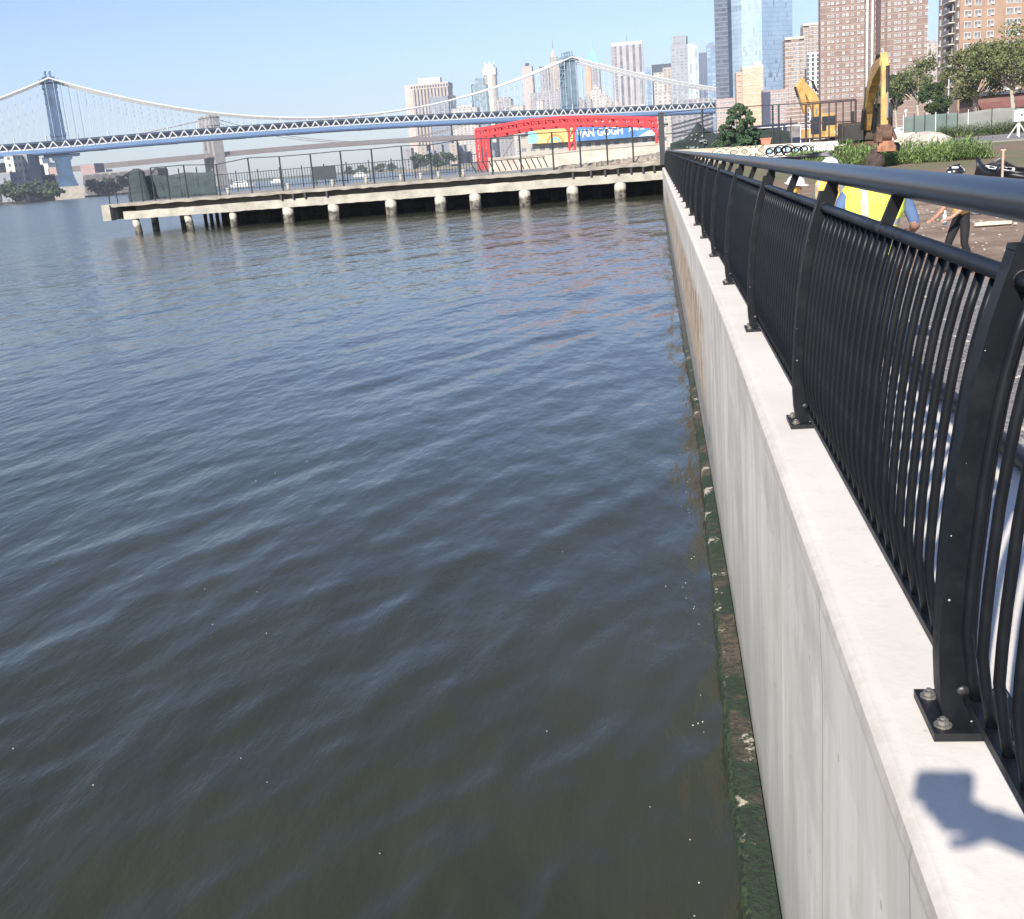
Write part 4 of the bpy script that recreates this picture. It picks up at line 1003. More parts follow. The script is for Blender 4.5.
def tree(name, label, loc, h, cr, n=2500, ls=.3, lm=None, bm_=None, group=None, seed=0, ch=.72, nb=9, low=.3, dense=1.0, cone=False):
    rg = np.random.default_rng(seed + 11); o = thing(name, label, 'tree', loc, 0, group)
    lm = lm or lf1; bm_ = bm_ or bark
    cl = []; tr = MB(); top = h * (1 - ch * .35)
    tr.tube([(0, 0, -.3), (cr * .03, 0, h * low * .6), (-cr * .02, cr * .03, h * low * 1.3), (0, 0, top)], [h * .028, h * .022, h * .018, h * .005], 8)
    for i in range(nb):
        a = 2 * PI * i / nb * 1.62 + rg.uniform(-.3, .3); hh = h * (low + (1 - low) * (.15 + .75 * rg.random())); fr = math.sin(PI * min(.97, max(.12, (hh / h - low) / (1 - low)))) ** .6
        if cone: fr = 1.15 - .85 * hh / h
        rr = cr * .62 * fr * rg.uniform(.7, 1.15); e = (rr * math.cos(a), rr * math.sin(a), hh); z0 = h * (low + .3 * (hh / h - low))
        tr.tube([(0, 0, z0), (e[0] * .5, e[1] * .5, z0 + (hh - z0) * .6), e], [h * .012, h * .008, h * .003], 6)
        cl.append((*e, cr * rg.uniform(.26, .42)))
        for k in range(4): cl.append((e[0] * 1.2 + rg.normal() * cr * .2, e[1] * 1.2 + rg.normal() * cr * .2, e[2] + rg.normal() * h * .05, cr * rg.uniform(.10, .22)))
    cl.append((0, 0, h * .88, cr * .35)); cl.append((0, 0, h * .7, cr * .42))
    tr.build('trunk', bm_, o, smooth=True)
    v, f = leaves(cl, n, ls, rg); MB().add(v, f).build('crown', lm, o)
    return o
# park side trees at right
def at_tree(px, vbase, vtop, Y, label, wpx, **k):
    b = at(px, vbase, Y); t = at(px, vtop, Y); zb = max(1.6, b[2]); cr = wpx / 2 / F * math.hypot(Y, b[0]) * 1.0
    return tree('tree', label, (b[0], Y, 2.3), t[2] - 2.3, cr, **k)
at_tree(918, 116, 58, 190, 'loose leafed tree with pale trunk left of the street lamp', 56, n=3800, ls=.20, seed=1, group='trees beyond the construction fence', lm=lf1, nb=11)
at_tree(896, 118, 72, 210, 'small dark green tree low beside the brick slab, leftmost behind the road', 34, n=4000, ls=.24, seed=2, lm=lf2, group='trees beyond the construction fence')
at_tree(936, 114, 80, 175, 'dark green bushy tree behind the street lamp', 30, n=4000, ls=.22, seed=3, lm=lf2, group='trees beyond the construction fence')
at_tree(975, 112, 44, 150, 'broad plane tree with pale forked trunk right of the lamp', 62, n=6000, ls=.17, seed=4, group='trees beyond the construction fence', nb=13)
at_tree(1012, 112, 20, 145, 'tallest plane tree at the right edge of the picture', 84, n=9500, ls=.17, seed=5, group='trees beyond the construction fence', nb=14)
# bush tree at the black screen
b = at(739, 140, 80)
rg = np.random.default_rng(4); hb = zpx(739, 101, 81.8) - 2.3; bt = thing('tree', 'round green bushy tree in front of the black screen fence', 'tree', (b[0] + .15, 81.8, 2.3))
MB().tube([(0, 0, -.2), (.05, 0, hb * .4), (0, 0, hb * .9)], [.12, .08, .02], 8).build('trunk', bark2, bt, smooth=True); cl = []
for k in range(240):
    t = rg.random() ** 1.15; a = rg.uniform(0, 2 * PI); r0 = 2.0 * (1 - t) ** .50 * rg.uniform(.2, 1.05) ** .6; cl.append((r0 * math.cos(a), r0 * math.sin(a) * .8, hb * (.06 + .88 * t), rg.uniform(.10, .30) * (1.1 - .4 * t)))
v_, f_ = leaves(cl, 22000, .07, rg); MB().add(v_, f_).build('crown', leafmat('leaf_bush', (.045, .085, .045), (.09, .15, .08), (.17, .24, .13)), bt)
# far shore trees
for i, (px, w_, vt, D) in enumerate([(12, 26, 182, 830), (24, 24, 184, 815), (38, 26, 180, 835), (52, 22, 182, 830), (95, 20, 180, 960), (108, 22, 178, 980), (122, 22, 177, 960), (136, 24, 172, 980), (-12, 26, 178, 800)]):
    b = at(px, hor(px), D); t = at(px, vt, D)
    tree('tree', 'hazy green tree on the far left shore, %s from the left' % ORD[(i + 1) if i < 8 else 0], (b[0], D, 1.2), max(7, t[2] - 1.2), w_ / 2 / F * D * 1.25, n=700, ls=1.3, lm=lf3, bm_=bark2, seed=20 + i, low=.03, nb=8, group='trees on the far left shore')
# far shore buildings
fb = [(-40, 6, 166, 900, (.34, .32, .32), 'large grey block at the left edge on the far shore', 3), (6, 15, 157, 860, (.62, .60, .50), 'cream block with square windows on the far left shore', 0), (14, 29, 156, 875, (.24, .27, .31), 'plain grey blue block right of the cream block on the far shore', 1),
      (0, 12, 174, 850, (.26, .28, .32), 'low slate block in front of the cream block on the far shore', 3)]
for a, b_, v, D, col, lb, st in fb:
    tower(lb, a, b_, v, D, 18, facade('far_' + str(a) + str(v), col, (.10, .11, .13), 6.2, 5.5, .4 if st != 1 else .08, .5), zb=1.6, name='building', cat='building')
tower('long low dark warehouse on the far shore behind the near bridge tower', 20, 64, 176.5, 900, 20, mat('warehouse_dark', (.06, .06, .075), .9, .2, .05), zb=1.6, name='warehouse', cat='warehouse')
tower('long dark warehouse row on the far shore right of the near bridge tower', 84, 160, 172, 1030, 22, facade('wh2', (.10, .09, .09), (.2, .2, .2), 9, 6, .3, .3), zb=1.6, name='warehouse', cat='warehouse')
tower('pinkish roofed building beside the near bridge tower on the far shore', 82, 96, 165, 1050, 20, mat('pinkish_roof', (.40, .28, .26), .9, .15, .05), zb=1.6, name='building', cat='building')
for i, (a, b_, v, c) in enumerate([(30, 36, 163, (.7, .7, .7)), (36, 46, 166, (.35, .22, .18)), (42, 50, 164, (.65, .64, .62)), (50, 60, 168, (.42, .30, .25)), (96, 108, 171, (.45, .36, .33)), (40, 44, 159, (.72, .72, .72))]):
    tower(['small white tower block', 'reddish low house block', 'pale square block', 'brown low block', 'dusty pink low block', 'slender white block'][i] + ' on the far left shore behind the warehouses', a, b_, v, 1150, 15, mat('fsb%d' % i, c, .85, .15, .05), zb=1.6, name='building', cat='building')
# waterfront behind the pier, centre: low distant buildings and trees
for i in range(12):
    a = 404 + i * 7.6; v = hor(a) - random.uniform(9, 22)
    tower('low waterfront block across the water, %s from the left behind the pier fence' % ORD[i], a, a + 8, v, 1300 + 20 * (i % 3), 15, [f_greyst, f_white, f_stone, f_grey][i % 4], name='building', cat='building', group='low waterfront blocks behind the pier', parapet=False, zb=2)
for i, (px, vt) in enumerate([(350, -3.5), (362, -4.2), (380, -4), (392, -3.6), (418, -5), (432, -4.4), (446, -5)]):
    D = 1000 if px > 400 else 1500; b = at(px, hor(px), D)
    tree('tree', 'small distant tree on the waterline behind the pier, %s from the left' % ORD[i], (b[0], D, -0.5 if px < 400 else 1.8), 8 + abs(vt), 9, n=350, ls=1.6, lm=lf3, bm_=bark2, seed=40 + i, low=.02, nb=7, group='distant trees behind the pier')
o = MB().prism([(X(330, 1480), 1480), (X(404, 1480), 1480), (X(404, 1480), 1540), (X(330, 1540), 1540)], -2, 1).build('far_quay', shore_m); tag(o, kind='structure')
o = MB().prism([(X(398, 990), 985), (X(478, 990), 985), (X(478, 1040), 1040), (X(398, 1040), 1040)], -2, 2).build('far_quay', shore_m); tag(o, kind='structure')
# boats
def boat(px, D, Lh, label, rz):
    b = at(px, hor(px), D); o = thing('boat', label, 'boat', (b[0], D, -.1), rz)
    hp = [(-Lh / 2, -Lh * .14), (Lh * .25, -Lh * .15), (Lh / 2, 0), (Lh * .25, Lh * .15), (-Lh / 2, Lh * .14)]
    m = MB(); n_ = 5; vs = [(x * .88, y * .7, 0) for x, y in hp] + [(x, y, Lh * .11 + (.04 * Lh if x > 0 else 0)) for x, y in hp]
    m.add(vs, [(i, (i + 1) % 5, 5 + (i + 1) % 5, 5 + i) for i in range(5)] + [(5, 6, 7, 8, 9), (4, 3, 2, 1, 0)]); m.build('hull', white_p, o)
    m = MB(); m.prism([(-Lh * .35, -Lh * .1), (Lh * .18, -Lh * .1), (Lh * .18, Lh * .1), (-Lh * .35, Lh * .1)], Lh * .12, Lh * .24, taper=.9); cb_ = m.build('cabin', white_p, o)
    MB().box((-Lh * .08, -Lh * .098, Lh * .19), (Lh * .44, .1, Lh * .05)).build('window', win_gl, cb_)
    MB().tube([(-Lh * .1, 0, Lh * .23), (-Lh * .1, 0, Lh * .38)], Lh * .008, 6).build('mast', white_p, o)
boat(242, 700, 16, 'white motor launch on the river seen through the pier fence at left', .3)
boat(276, 900, 13, 'small white boat farther off behind the pier fence, middle one', 2.8)
boat(361, 800, 13, 'white boat right of the dark board behind the pier fence', .2)

# ================================================================== RIGHT SIDE: SITE
# graffiti wall
GY = 80.0
gx0, gx1 = X(668, GY, 150), X(858, GY - 4, 145)
gw = thing('graffiti_wall', 'low concrete wall covered in white bubble letter graffiti beyond the railing', 'wall', (gx0, GY, 2.2))
Wd = gx1 - gx0
def gpt(px): 
    x = (px - 668) / (858 - 668) * Wd; return x
gtop = [(0, zpx(668, 150.2, GY) - 2.2), (gpt(720), zpx(720, 147.5, GY) - 2.2), (gpt(780), zpx(780, 143.8, GY) - 2.2), (gpt(858), zpx(858, 139.3, GY) - 2.2)]
MB().xz([(0, -.6), (Wd, -.6)] + gtop[::-1], 0, .5).build('wall', mat('graffiti_concrete', (.42, .34, .25), .9, .25, .9, col2=(.60, .52, .42)), gw)
gwh = mat('spray_white', (.74, .72, .66), .8, .15, 2); gcr = mat('spray_cream', (.72, .62, .40), .8, .1, 2); gbk = mat('spray_black', (.02, .02, .025), .8); gbl = mat('spray_blue', (.25, .42, .55), .8, .15, 1)
def gz_(px): return float(np.interp(gpt(px), [t[0] for t in gtop], [t[1] for t in gtop]))
tx0 = text_mesh('OCOK', .82, 'lettering_outline', gbk, gw, (gpt(742), -.012, gz_(742) - .40), ext=.004, off=.085, sx=1.35)
tx = text_mesh('OCOK', .82, 'lettering', gcr, gw, (gpt(742), -.03, gz_(742) - .40), ext=.006, off=.05, sx=1.35)
blk = MB(); blk.xz([(gpt(771), gz_(771) - .85), (gpt(856), gz_(856) - .85), (gpt(856), gz_(856) - .03), (gpt(771), gz_(771) - .03)], -.012, 0); blk.build('white_ground', gwh, gw)
def ring(mb, cx, cz, r0, r1, sx=1.0, mi=0, y=-.024):
    k = 18; vs = []
    for r in (r0, r1):
        for yy in (y, 0): vs += [(cx + sx * r * math.cos(2 * PI * i / k), yy, cz + r * math.sin(2 * PI * i / k)) for i in range(k)]
    fs = []
    for i in range(k):
        j = (i + 1) % k; fs += [(i, j, 2 * k + j, 2 * k + i), (2 * k + i, 2 * k + j, 3 * k + j, 3 * k + i), (i, k + i, k + j, j)]
    mb.add(vs, fs, mi)
rgx = MB()
for i, px in enumerate(range(776, 826, 9)):
    cz = gz_(px) - .42; k_ = random.uniform(.75, 1.25); cz += random.uniform(-.06, .06); ring(rgx, gpt(px), cz, .13 * k_, .22 * k_, random.uniform(.8, 1.7), 0); ring(rgx, gpt(px + 2), cz - .05, .28 * k_, .35 * k_, random.uniform(.7, 1.3), 0); ring(rgx, gpt(px), cz, .04, .12 * k_, 1.3, 1)
rgx.build('graffiti_rings', [gbk, gbl], gw)
rgx = MB()
for px in range(828, 856, 6):
    a = gz_(px) - .7; rgx.bar((gpt(px), -.02, a), (gpt(px + 3), -.02, a + .5), .05, .02); rgx.bar((gpt(px + 3), -.02, a + .5), (gpt(px + 5), -.02, a), .05, .02)
rgx.build('graffiti_strokes', gbk, gw)
# black screen fence behind the wall
sf = thing('screen_fence', 'tall wire fence with torn black screening behind the graffiti wall', 'fence', (X(665, 84, 150), 84, 2.3)); sx0 = sf.location.x
Y2 = 84
def fx(px): return X(px, Y2, 140) - sx0
spx = [703, 741, 773, 779, 788]
for px, vt in [(703, 108.5), (741, 106.3), (773, 104.6), (779, 104.3)]:
    MB().tube([(fx(px), 0, 0), (fx(px), 0, zpx(px, vt, Y2) - 2.3)], .07, 8).build('post', iron, sf)
MB().tube([(0, 0, zpx(664, 113, Y2) - 2.3), (fx(703), 0, zpx(703, 109, Y2) - 2.3), (fx(790), 0, zpx(790, 104, Y2) - 2.3), (fx(856), 0, zpx(856, 99, Y2) - 2.3)], .035, 6).build('rail', iron, sf)
MB().tube([(0, 0, zpx(664, 134, Y2) - 2.3), (fx(790), 0, zpx(790, 127, Y2) - 2.3)], .03, 6).build('rail', iron, sf)
prof_px = [(670, 143.5), (684, 139), (690, 134), (698, 121.5), (702, 125), (707, 130), (716, 133.5), (730, 130), (745, 128), (760, 128), (772, 129), (790, 131)]
scr = mat('screen_black_green', (.022, .034, .032), .85, .25, 1.2)
cloth(fx(670), fx(790), .05, .1, lambda x: float(np.interp(x, [fx(a) for a, b in prof_px], [zpx(a, b, Y2) - 2.3 for a, b in prof_px])), scr, 'screening', sf, n=90, wob=.10)
patch = MB(); 
for _ in range(16):
    patch = MB(); px = random.uniform(686, 706); v = random.uniform(134, 150); x = fx(px); z = zpx(px, v, Y2) - 2.3; s_ = random.uniform(.04, .11); patch.xz([(x - s_, z - s_ * .6), (x + s_ * .8, z - s_), (x + s_, z + s_), (x - s_ * .5, z + s_ * .8)], -.17, -.14); patch.build('torn_patch', mat('torn_pale', (.22, .26, .25), .9, .2, 3), sf)
# steel panel fence in front of the yellow digger
pf = thing('panel_fence', 'dark steel bar fence panel in front of the yellow excavators', 'fence', (X(790, 82, 140), 82, 2.3)); px0_ = pf.location.x
def fx2(px): return X(px, 82, 130) - px0_
tops = lambda px: float(np.interp(px, [788, 826, 856], [121, 106.5, 100]))
for px in (791, 806, 813, 820, 829, 836, 843, 851, 855.5):
    th_ = .06 if px not in (820, 855.5, 806) else .10
    vt = float(np.interp(px, [788, 800, 856], [107, 104.5, 100]))
    MB().tube([(fx2(px), 0, 0), (fx2(px), 0, zpx(px, vt if px > 800 else 118, 82) - 2.3)], th_ * .8, 6).build('post', mat('fence_brown', (.055, .035, .035), .7, .3, 2), pf)
for v0, v1 in ((104.8, 100.2), (124, 121), (139, 135.6)): MB().tube([(fx2(800), 0, zpx(800, v0, 82) - 2.3), (fx2(856), 0, zpx(856, v1, 82) - 2.3)], .05, 6).build('rail', MATS['fence_brown'], pf)
# pale temporary barrier and orange blocks
tb = thing('barrier', 'pale tubular crowd barrier beside the dark van', 'barrier', (X(772, 86, 140), 86, 2.3))
for i in range(7): MB().tube([(i * .65 - 1.2, 0, .1), (i * .65 - 1.2, 0, 2.05)], .035, 6).build('bar', white_p, tb)
for z in (.15, 2.05): MB().tube([(-1.3, 0, z), (2.8, 0, z)], .04, 6).build('rail', white_p, tb)
ob2 = thing('planter', 'small terracotta coloured crate on the graffiti wall', 'crate', (X(766, 80, 140), 80.3, zpx(766, 144.5, 80)))
MB().prism([(-.28, -.2), (.28, -.2), (.28, .2), (-.28, .2)], 0, .38, taper=1.25).build('body', mat('terracotta', (.52, .22, .14), .8, .15, 2), ob2); MB().box((0, 0, .40), (.78, .55, .06)).build('rim', MATS['terracotta'], ob2)
# van
def van(px, Y, label, col, Lh=5.2, hh=2.2, rz=0, scale=1.0, name='van', cat='van'):
    b = at(px, hor(px), Y); o = thing(name, label, cat, (b[0], Y, 2.32), rz)
    m = mat('paint_' + name + str(px), col, .35, .08, .5); g_ = win_gl; ty = mat('tyre', (.02, .02, .022), .85)
    side = [(-Lh / 2, .45), (Lh / 2, .45), (Lh / 2, 1.0), (Lh * .38, 1.15), (Lh * .26, hh), (-Lh * .48, hh), (-Lh / 2, 1.2)] if name == 'van' else [(-Lh / 2, .4), (Lh / 2, .4), (Lh / 2, .85), (Lh * .22, .98), (Lh * .08, hh), (-Lh * .28, hh), (-Lh * .42, 1.0), (-Lh / 2, .92)]
    MB().xz(side, -.9, .9).build('body', m, o, bevel=.06)
    if name == 'van': MB().xz([(Lh * .36, 1.2), (Lh * .27, hh - .1), (Lh * .10, hh - .1), (Lh * .10, 1.2)], -.915, .915).build('side_window', g_, o)
    else: MB().xz([(Lh * .19, 1.0), (Lh * .07, hh - .08), (-Lh * .26, hh - .08), (-Lh * .38, 1.02)], -.915, .915).build('side_window', g_, o)
    for x in (-Lh * .32, Lh * .32):
        for y in (-.85, .85): MB().tube([(x, y - .12, .34), (x, y + .12, .34)], .34, 16).build('wheel', ty, o)
    for y in (-.6, .6): MB().box((Lh / 2 + .01, y, .75), (.05, .3, .18)).build('headlight', white_p, o); MB().box((-Lh / 2 - .01, y, .85), (.05, .25, .18)).build('tail_light', red, o)
    return o
van(778, 100, 'dark navy van parked behind the pale barrier', (.03, .035, .07), 5.6, 2.4, .1)
van(796, 104, 'white pickup style van beside the navy van, left of the digger', (.65, .66, .68), 4.6, 1.9, .2)
van(898, 165, 'dark parked car on the road, leftmost of the three', (.03, .03, .035), 4.4, 1.45, .3, name='car', cat='car')
van(909, 150, 'white parked car in the middle of the road behind the fence', (.7, .7, .7), 4.4, 1.45, .2, name='car', cat='car')
van(934, 160, 'silver parked car under the tree, rightmost of the road', (.5, .5, .52), 4.4, 1.5, .4, name='car', cat='car')
van(926, 152, 'black parked car between the white and silver ones', (.02, .02, .025), 4.4, 1.4, .3, name='car', cat='car')

# construction fence with green mesh
cf = thing('construction_fence', 'long grey green mesh covered construction fence beyond the road', 'fence', (X(903, 118, 130), 118, 2.3)); cx0 = cf.location.x
mesh_m = mat('fence_mesh_green', (.13, .17, .155), .85, .2, .35); mesh_b = mat('fence_mesh_grey', (.22, .225, .20), .85, .15, .5)
x_e = X(1100, 118, 120) - cx0; x_m = X(958, 118, 120) - cx0
cloth(0, x_m, 0, .1, lambda x: 2.35, mesh_m, 'mesh_screen', cf, n=50, wob=.05)
cloth(x_m, x_e, 0, .1, lambda x: 2.35 + .10 * math.sin(x * .9), mesh_b, 'mesh_screen', cf, n=70, wob=.07)
k = 0; x = 0
while x < x_e: MB().tube([(x, -.12, 0), (x, -.12, 2.55)], .04, 6).build('post', iron if k % 3 else white_p, cf); x += 1.02 if x < x_m else 2.2; k += 1
# lamp
lp = at(949, 76, 190); o = thing('street_lamp', 'tall pale street lamp in front of the balcony building', 'street lamp', (lp[0], 190, 2.4)); hl = lp[2] - 2.4
MB().tube([(0, 0, 0), (0, 0, hl)], [.16, .10], 10).build('pole', mat('lamp_pole', (.55, .54, .5), .6, .1, 1), o)
MB().tube([(0, 0, hl - .3), (.9, -.1, hl + .15), (1.6, -.2, hl + .2)], .06, 8).build('arm', MATS['lamp_pole'], o); MB().box((1.7, -.2, hl + .15), (.9, .35, .18)).build('lamp_head', MATS['lamp_pole'], o)
MB().tube([(0, 0, hl - .3), (-.5, 0, hl)], .05, 8).build('arm', MATS['lamp_pole'], o)
lp = at(906, 105, 190); o = thing('street_lamp', 'short white lamp post beside the small trees on the road', 'street lamp', (lp[0], 190, 2.4))
MB().tube([(0, 0, 0), (0, 0, 3.6)], .10, 8).build('pole', white_p, o); MB().ell((0, 0, 3.8), (.25, .25, .3), 10, 6).build('lamp_head', white_p, o)
# white box on tripod
p = at(1018, 140, 84); tb = thing('arrow_board', 'white equipment box on a splayed tripod beside the road', 'equipment box', (p[0], 84, 2.33))
for a in (0.3, 2.4, 4.5): MB().tube([(.75 * math.cos(a), .75 * math.sin(a), 0), (0, 0, 1.0)], .05, 6).build('leg', white_p, tb)
MB().tube([(0, 0, .1), (0, 0, 1.1)], .1, 8).build('column', white_p, tb); MB().box((0, 0, 1.45), (.72, .5, .78)).build('box', white_p, tb, bevel=.03); MB().box((.1, -.27, 1.5), (.12, .04, .12)).build('latch', dark_steel, tb)

# ---------------- excavators
yel_m = mat('digger_yellow', (.54, .33, .11), .65, .38, 1.6); yel_d = mat('digger_yellow_dirty', (.42, .24, .06), .7, .35, 2)
blk_m = mat('digger_black', (.025, .024, .024), .7, .3, 2); mud = mat('mud_steel', (.13, .075, .05), .9, .4, 3, bump=.03); cabg = mat('cab_glass_dark', (.03, .04, .055), .12, .2, 1); chrome = mat('ram_chrome', (.6, .6, .6), .2, .1, 2, 1)
def arm_part(poly, w_, m, name, par):  # outline in local (forward, up)
    n = len(poly); vs = [(-w_ / 2, -f, z) for f, z in poly] + [(w_ / 2, -f, z) for f, z in poly]
    return MB().add(vs, [tuple(range(n)), tuple(reversed(range(n, 2 * n)))] + [(i, n + i, n + (i + 1) % n, (i + 1) % n) for i in range(n)]).build(name, m, par, bevel=.03)
def ribbon(pts, ws):
    up, dn2 = [], []
    for i, (f, z) in enumerate(pts):
        a = pts[max(i - 1, 0)]; b = pts[min(i + 1, len(pts) - 1)]; d = np.array([b[0] - a[0], b[1] - a[1]]); d = d / np.linalg.norm(d); nn = np.array([-d[1], d[0]]) * ws[i] / 2
        up.append((f + nn[0], z + nn[1])); dn2.append((f - nn[0], z - nn[1]))
    return up + dn2[::-1]
def digger(label, loc, rz, boom, stick, tool, hm=None):
    hm = hm or yel_m
    o = thing('excavator', label, 'excavator', loc, rz)
    for s in (-1, 1):
        tp = [(-1.9, .45), (-1.6, .1), (1.6, .1), (1.95, .45), (1.6, .85), (-1.6, .85)]
        t = MB().add([(s * 1.25 - .3, -f, z) for f, z in tp] + [(s * 1.25 + .3, -f, z) for f, z in tp], [tuple(range(6)), tuple(reversed(range(6, 12)))] + [(i, 6 + i, 6 + (i + 1) % 6, (i + 1) % 6) for i in range(6)]).build('track', blk_m, o)
        for k in range(5): MB().tube([(s * 1.25 - .34, -1.3 + k * .65, .42), (s * 1.25 + .34, -1.3 + k * .65, .42)], .22, 10).build('roller', mud, t)
    MB().box((0, 0, .75), (1.9, 1.6, .5)).build('undercarriage', mud, o)
    MB().box((0, .9, 1.55), (2.7, 2.5, 1.0)).build('house', hm, o, bevel=.08)
    MB().prism([(-1.35, 1.6), (1.35, 1.6), (1.1, 2.5), (-1.1, 2.5)], .95, 2.1).build('counterweight', hm, o, bevel=.06)
    cb_ = MB().prism([(.35, -.95), (1.3, -.95), (1.3, .75), (.35, .75)], 1.1, 2.95, taper=.93, c=(.82, -.1)).build('cab', blk_m if tool else yel_m, o, bevel=.05)
    MB().box((.82, -.93, 2.1), (.78, .06, 1.35)).build('windscreen', cabg, cb_); MB().box((1.30, -.1, 2.2), (.05, 1.2, 1.1)).build('side_window', cabg, cb_)
    MB().box((-.75, -.3, 1.5), (1.0, 1.5, .8)).build('deck_box', blk_m if tool else yel_m, o)
    MB().tube([(-.6, 1.2, 2.0), (-.6, 1.2, 2.7)], .08, 8).build('exhaust', blk_m, o)
    bo2 = arm_part(ribbon(boom, [.45, .75, .85, .8, .6, .4]), .42, yel_m, 'boom', o)
    st2 = arm_part(ribbon(stick, [.3, .55, .5, .42, .32]), .34, yel_m, 'stick', o)
    for s in (-1, 1):
        a, b = boom[0], boom[2]; m = MB(); m.tube([(s * .32, -(a[0] + .5), a[1] - .25), (s * .32, -(a[0] + b[0]) / 2 - .35, (a[1] + b[1]) / 2 - .1)], .10, 8, mi=0); m.tube([(s * .32, -(a[0] + b[0]) / 2 - .35, (a[1] + b[1]) / 2 - .1), (s * .32, -b[0] - .1, b[1] - .1)], .05, 8, mi=1); m.build('boom_cylinder', [blk_m, chrome], o)
    a, b = boom[3], stick[0]; m = MB(); m.tube([(0, -a[0] + .5, a[1] + .35), (0, -(a[0] + b[0]) / 2 + .45, (a[1] + b[1]) / 2 + .45)], .10, 8); m.tube([(0, -(a[0] + b[0]) / 2 + .45, (a[1] + b[1]) / 2 + .45), (0, -b[0], b[1] + .1)], .05, 8, mi=1); m.build('stick_cylinder', [blk_m, chrome], o)
    a, b = stick[1], stick[3]; m = MB(); m.tube([(.1, -a[0] - .42, a[1]), (.1, -(a[0] + b[0]) / 2 - .4, (a[1] + b[1]) / 2)], .09, 8); m.tube([(.1, -(a[0] + b[0]) / 2 - .4, (a[1] + b[1]) / 2), (.1, -b[0] - .35, b[1])], .045, 8, mi=1); m.build('bucket_cylinder', [blk_m, chrome], o)
    if tool:
        f, z = stick[-1]; t = MB(); t.tube([(-.36, -f, z - .28), (.36, -f, z - .28)], .36, 14); t.box((0, -f, z - .1), (.5, .6, .5)); t.box((-.3, -f - .15, z - .45), (.3, .5, .45), rz=.2); t.tube([(.36, -f, z - .1), (.55, -f - .1, z - .6)], .09, 8); t.build('coupler', mud, o, bevel=.03)
        t = MB(); t.prism([(-.30, -f - .34), (.50, -f - .34), (.50, -f + .34), (-.30, -f + .34)], z - 1.12, z - .62, taper=.86, c=(.1, -f)); t.box((.42, -f, z - 1.02), (.26, .5, .34)); t.box((-.26, -f - .1, z - .98), (.2, .6, .3))
        t.build('clamp_frame', mat('rust_orange', (.32, .15, .085), .85, .4, 3), o, bevel=.03)
        t = MB(); cx_, cz_ = -.42, z - 1.60
        for k, (zz_, r_) in enumerate([(.55, .30), (.45, .44), (.1, .50), (-.3, .49), (-.52, .36), (-.56, .2)]): pass
        t.ell((cx_, -f - .1, cz_), (.48, .40, .54), 14, 9); t.box((cx_, -f - .1, cz_ + .50), (.4, .3, .3)); q = t.build('vibro_head', mat('grimy_black', (.06, .042, .034), .85, .6, 5, bump=.06), o)
        MB().tube([(cx_ - .28, -f - .1, cz_ + .4), (-.30, -f, z - 1.0)], .03, 6).build('hanger_link', blk_m, q); MB().tube([(cx_ + .28, -f - .1, cz_ + .4), (.10, -f, z - 1.0)], .03, 6).build('hanger_link', blk_m, q)
    return o
Yd = 66; gzd = gh(12, 66) - .02
ztop = zpx(884, 53, 58) - gzd
boom = [(.3, 1.7), (1.0, 3.1), (2.6, 4.7), (4.6, 5.5), (6.4, 5.75), (7.6, 5.9)]
stick = [(7.3, ztop), (7.75, ztop - .6), (7.85, ztop - 1.9), (7.85, ztop - 3.0), (7.85, ztop - 3.45)]
boom = [(f, 1.7 + (z - 1.7) * (ztop - .35 - 1.7) / 4.2) for f, z in boom]
xb0 = X(866, Yd, hor(866)); xb1 = X(885, 58, 90)
dg = digger('yellow excavator with raised arm holding a rusty clamshell, nearest to the weeds', (xb0, Yd, gzd), math.atan2(xb1 - xb0, 8.0), boom, stick, True, mat('digger_grimy', (.055, .042, .03), .8, .6, 2.5))
b2_ = [(.2, 1.7), (.2, 2.6), (.5, 3.6), (.9, 4.4), (1.4, 5.0), (1.8, 5.5)]
s2_ = [(1.6, 5.8), (2.0, 5.2), (1.7, 4.3), (1.5, 3.6), (1.4, 3.1)]
dg2 = digger('second yellow excavator with folded arm behind the steel bar fence', (X(821, 96, hor(821)), 96, 2.2), math.radians(-66), b2_, s2_, False)
cwm = MB().box((X(829, 93.5, 130) - X(830, 96, 130), 0, 0), (.1, .1, .1))
lg = thing('x', 'x', 'x'); bpy.data.objects.remove(lg)
text_mesh('CAT', .55, 'lettering', white_p, dg2, (1.42, .9, 1.45), rot=(PI / 2, 0, PI / 2), off=.02)
text_mesh('CAT', .55, 'lettering', white_p, dg2, (-1.40, .9, 1.45), rot=(PI / 2, 0, -PI / 2), off=.02)

# ---------------- weeds
def weeds(x0, x1, y0, y1, n, hmin, hmax, m, name='weeds'):
    rg = np.random.default_rng(5); V = []; Fc = []
    for i in range(n):
        x = rg.uniform(x0, x1); y = rg.uniform(y0, y1)
        cl = .5 + .5 * math.sin(x * .75 + 1.1) * math.cos(y * .5); 
        if rg.random() > .30 + .7 * cl: continue
        h_ = rg.uniform(hmin, hmax) * (.35 + .75 * cl); z = gh(x, y); 
        for q in range(7):
            a = rg.uniform(0, 2 * PI); t = rg.uniform(.15, 1); c = np.array([x + rg.normal() * .10, y + rg.normal() * .10, z + h_ * t]); d = np.array([math.cos(a), math.sin(a), rg.uniform(-.2, 1.6)]) * .11; e = np.array([-math.sin(a), math.cos(a), .2]) * .028
            k = len(V); V += [c - d * .5, c - e, c + d, c + e]; Fc.append((k, k + 1, k + 2, k + 3))
    o = MB().add(V, Fc).build(name, m); return o
o = weeds(X(845, 62), X(978, 62), 59, 67, 4300, .25, 1.35, lfw); tag(o, 'bright green weeds growing between the railing and the road', 'weeds', kind='stuff')
o = weeds(X(800, 70), X(870, 70), 68, 77, 1500, .08, .35, lfw, 'grass'); tag(o, 'thin pale grass along the foot of the graffiti wall', 'grass', kind='stuff')
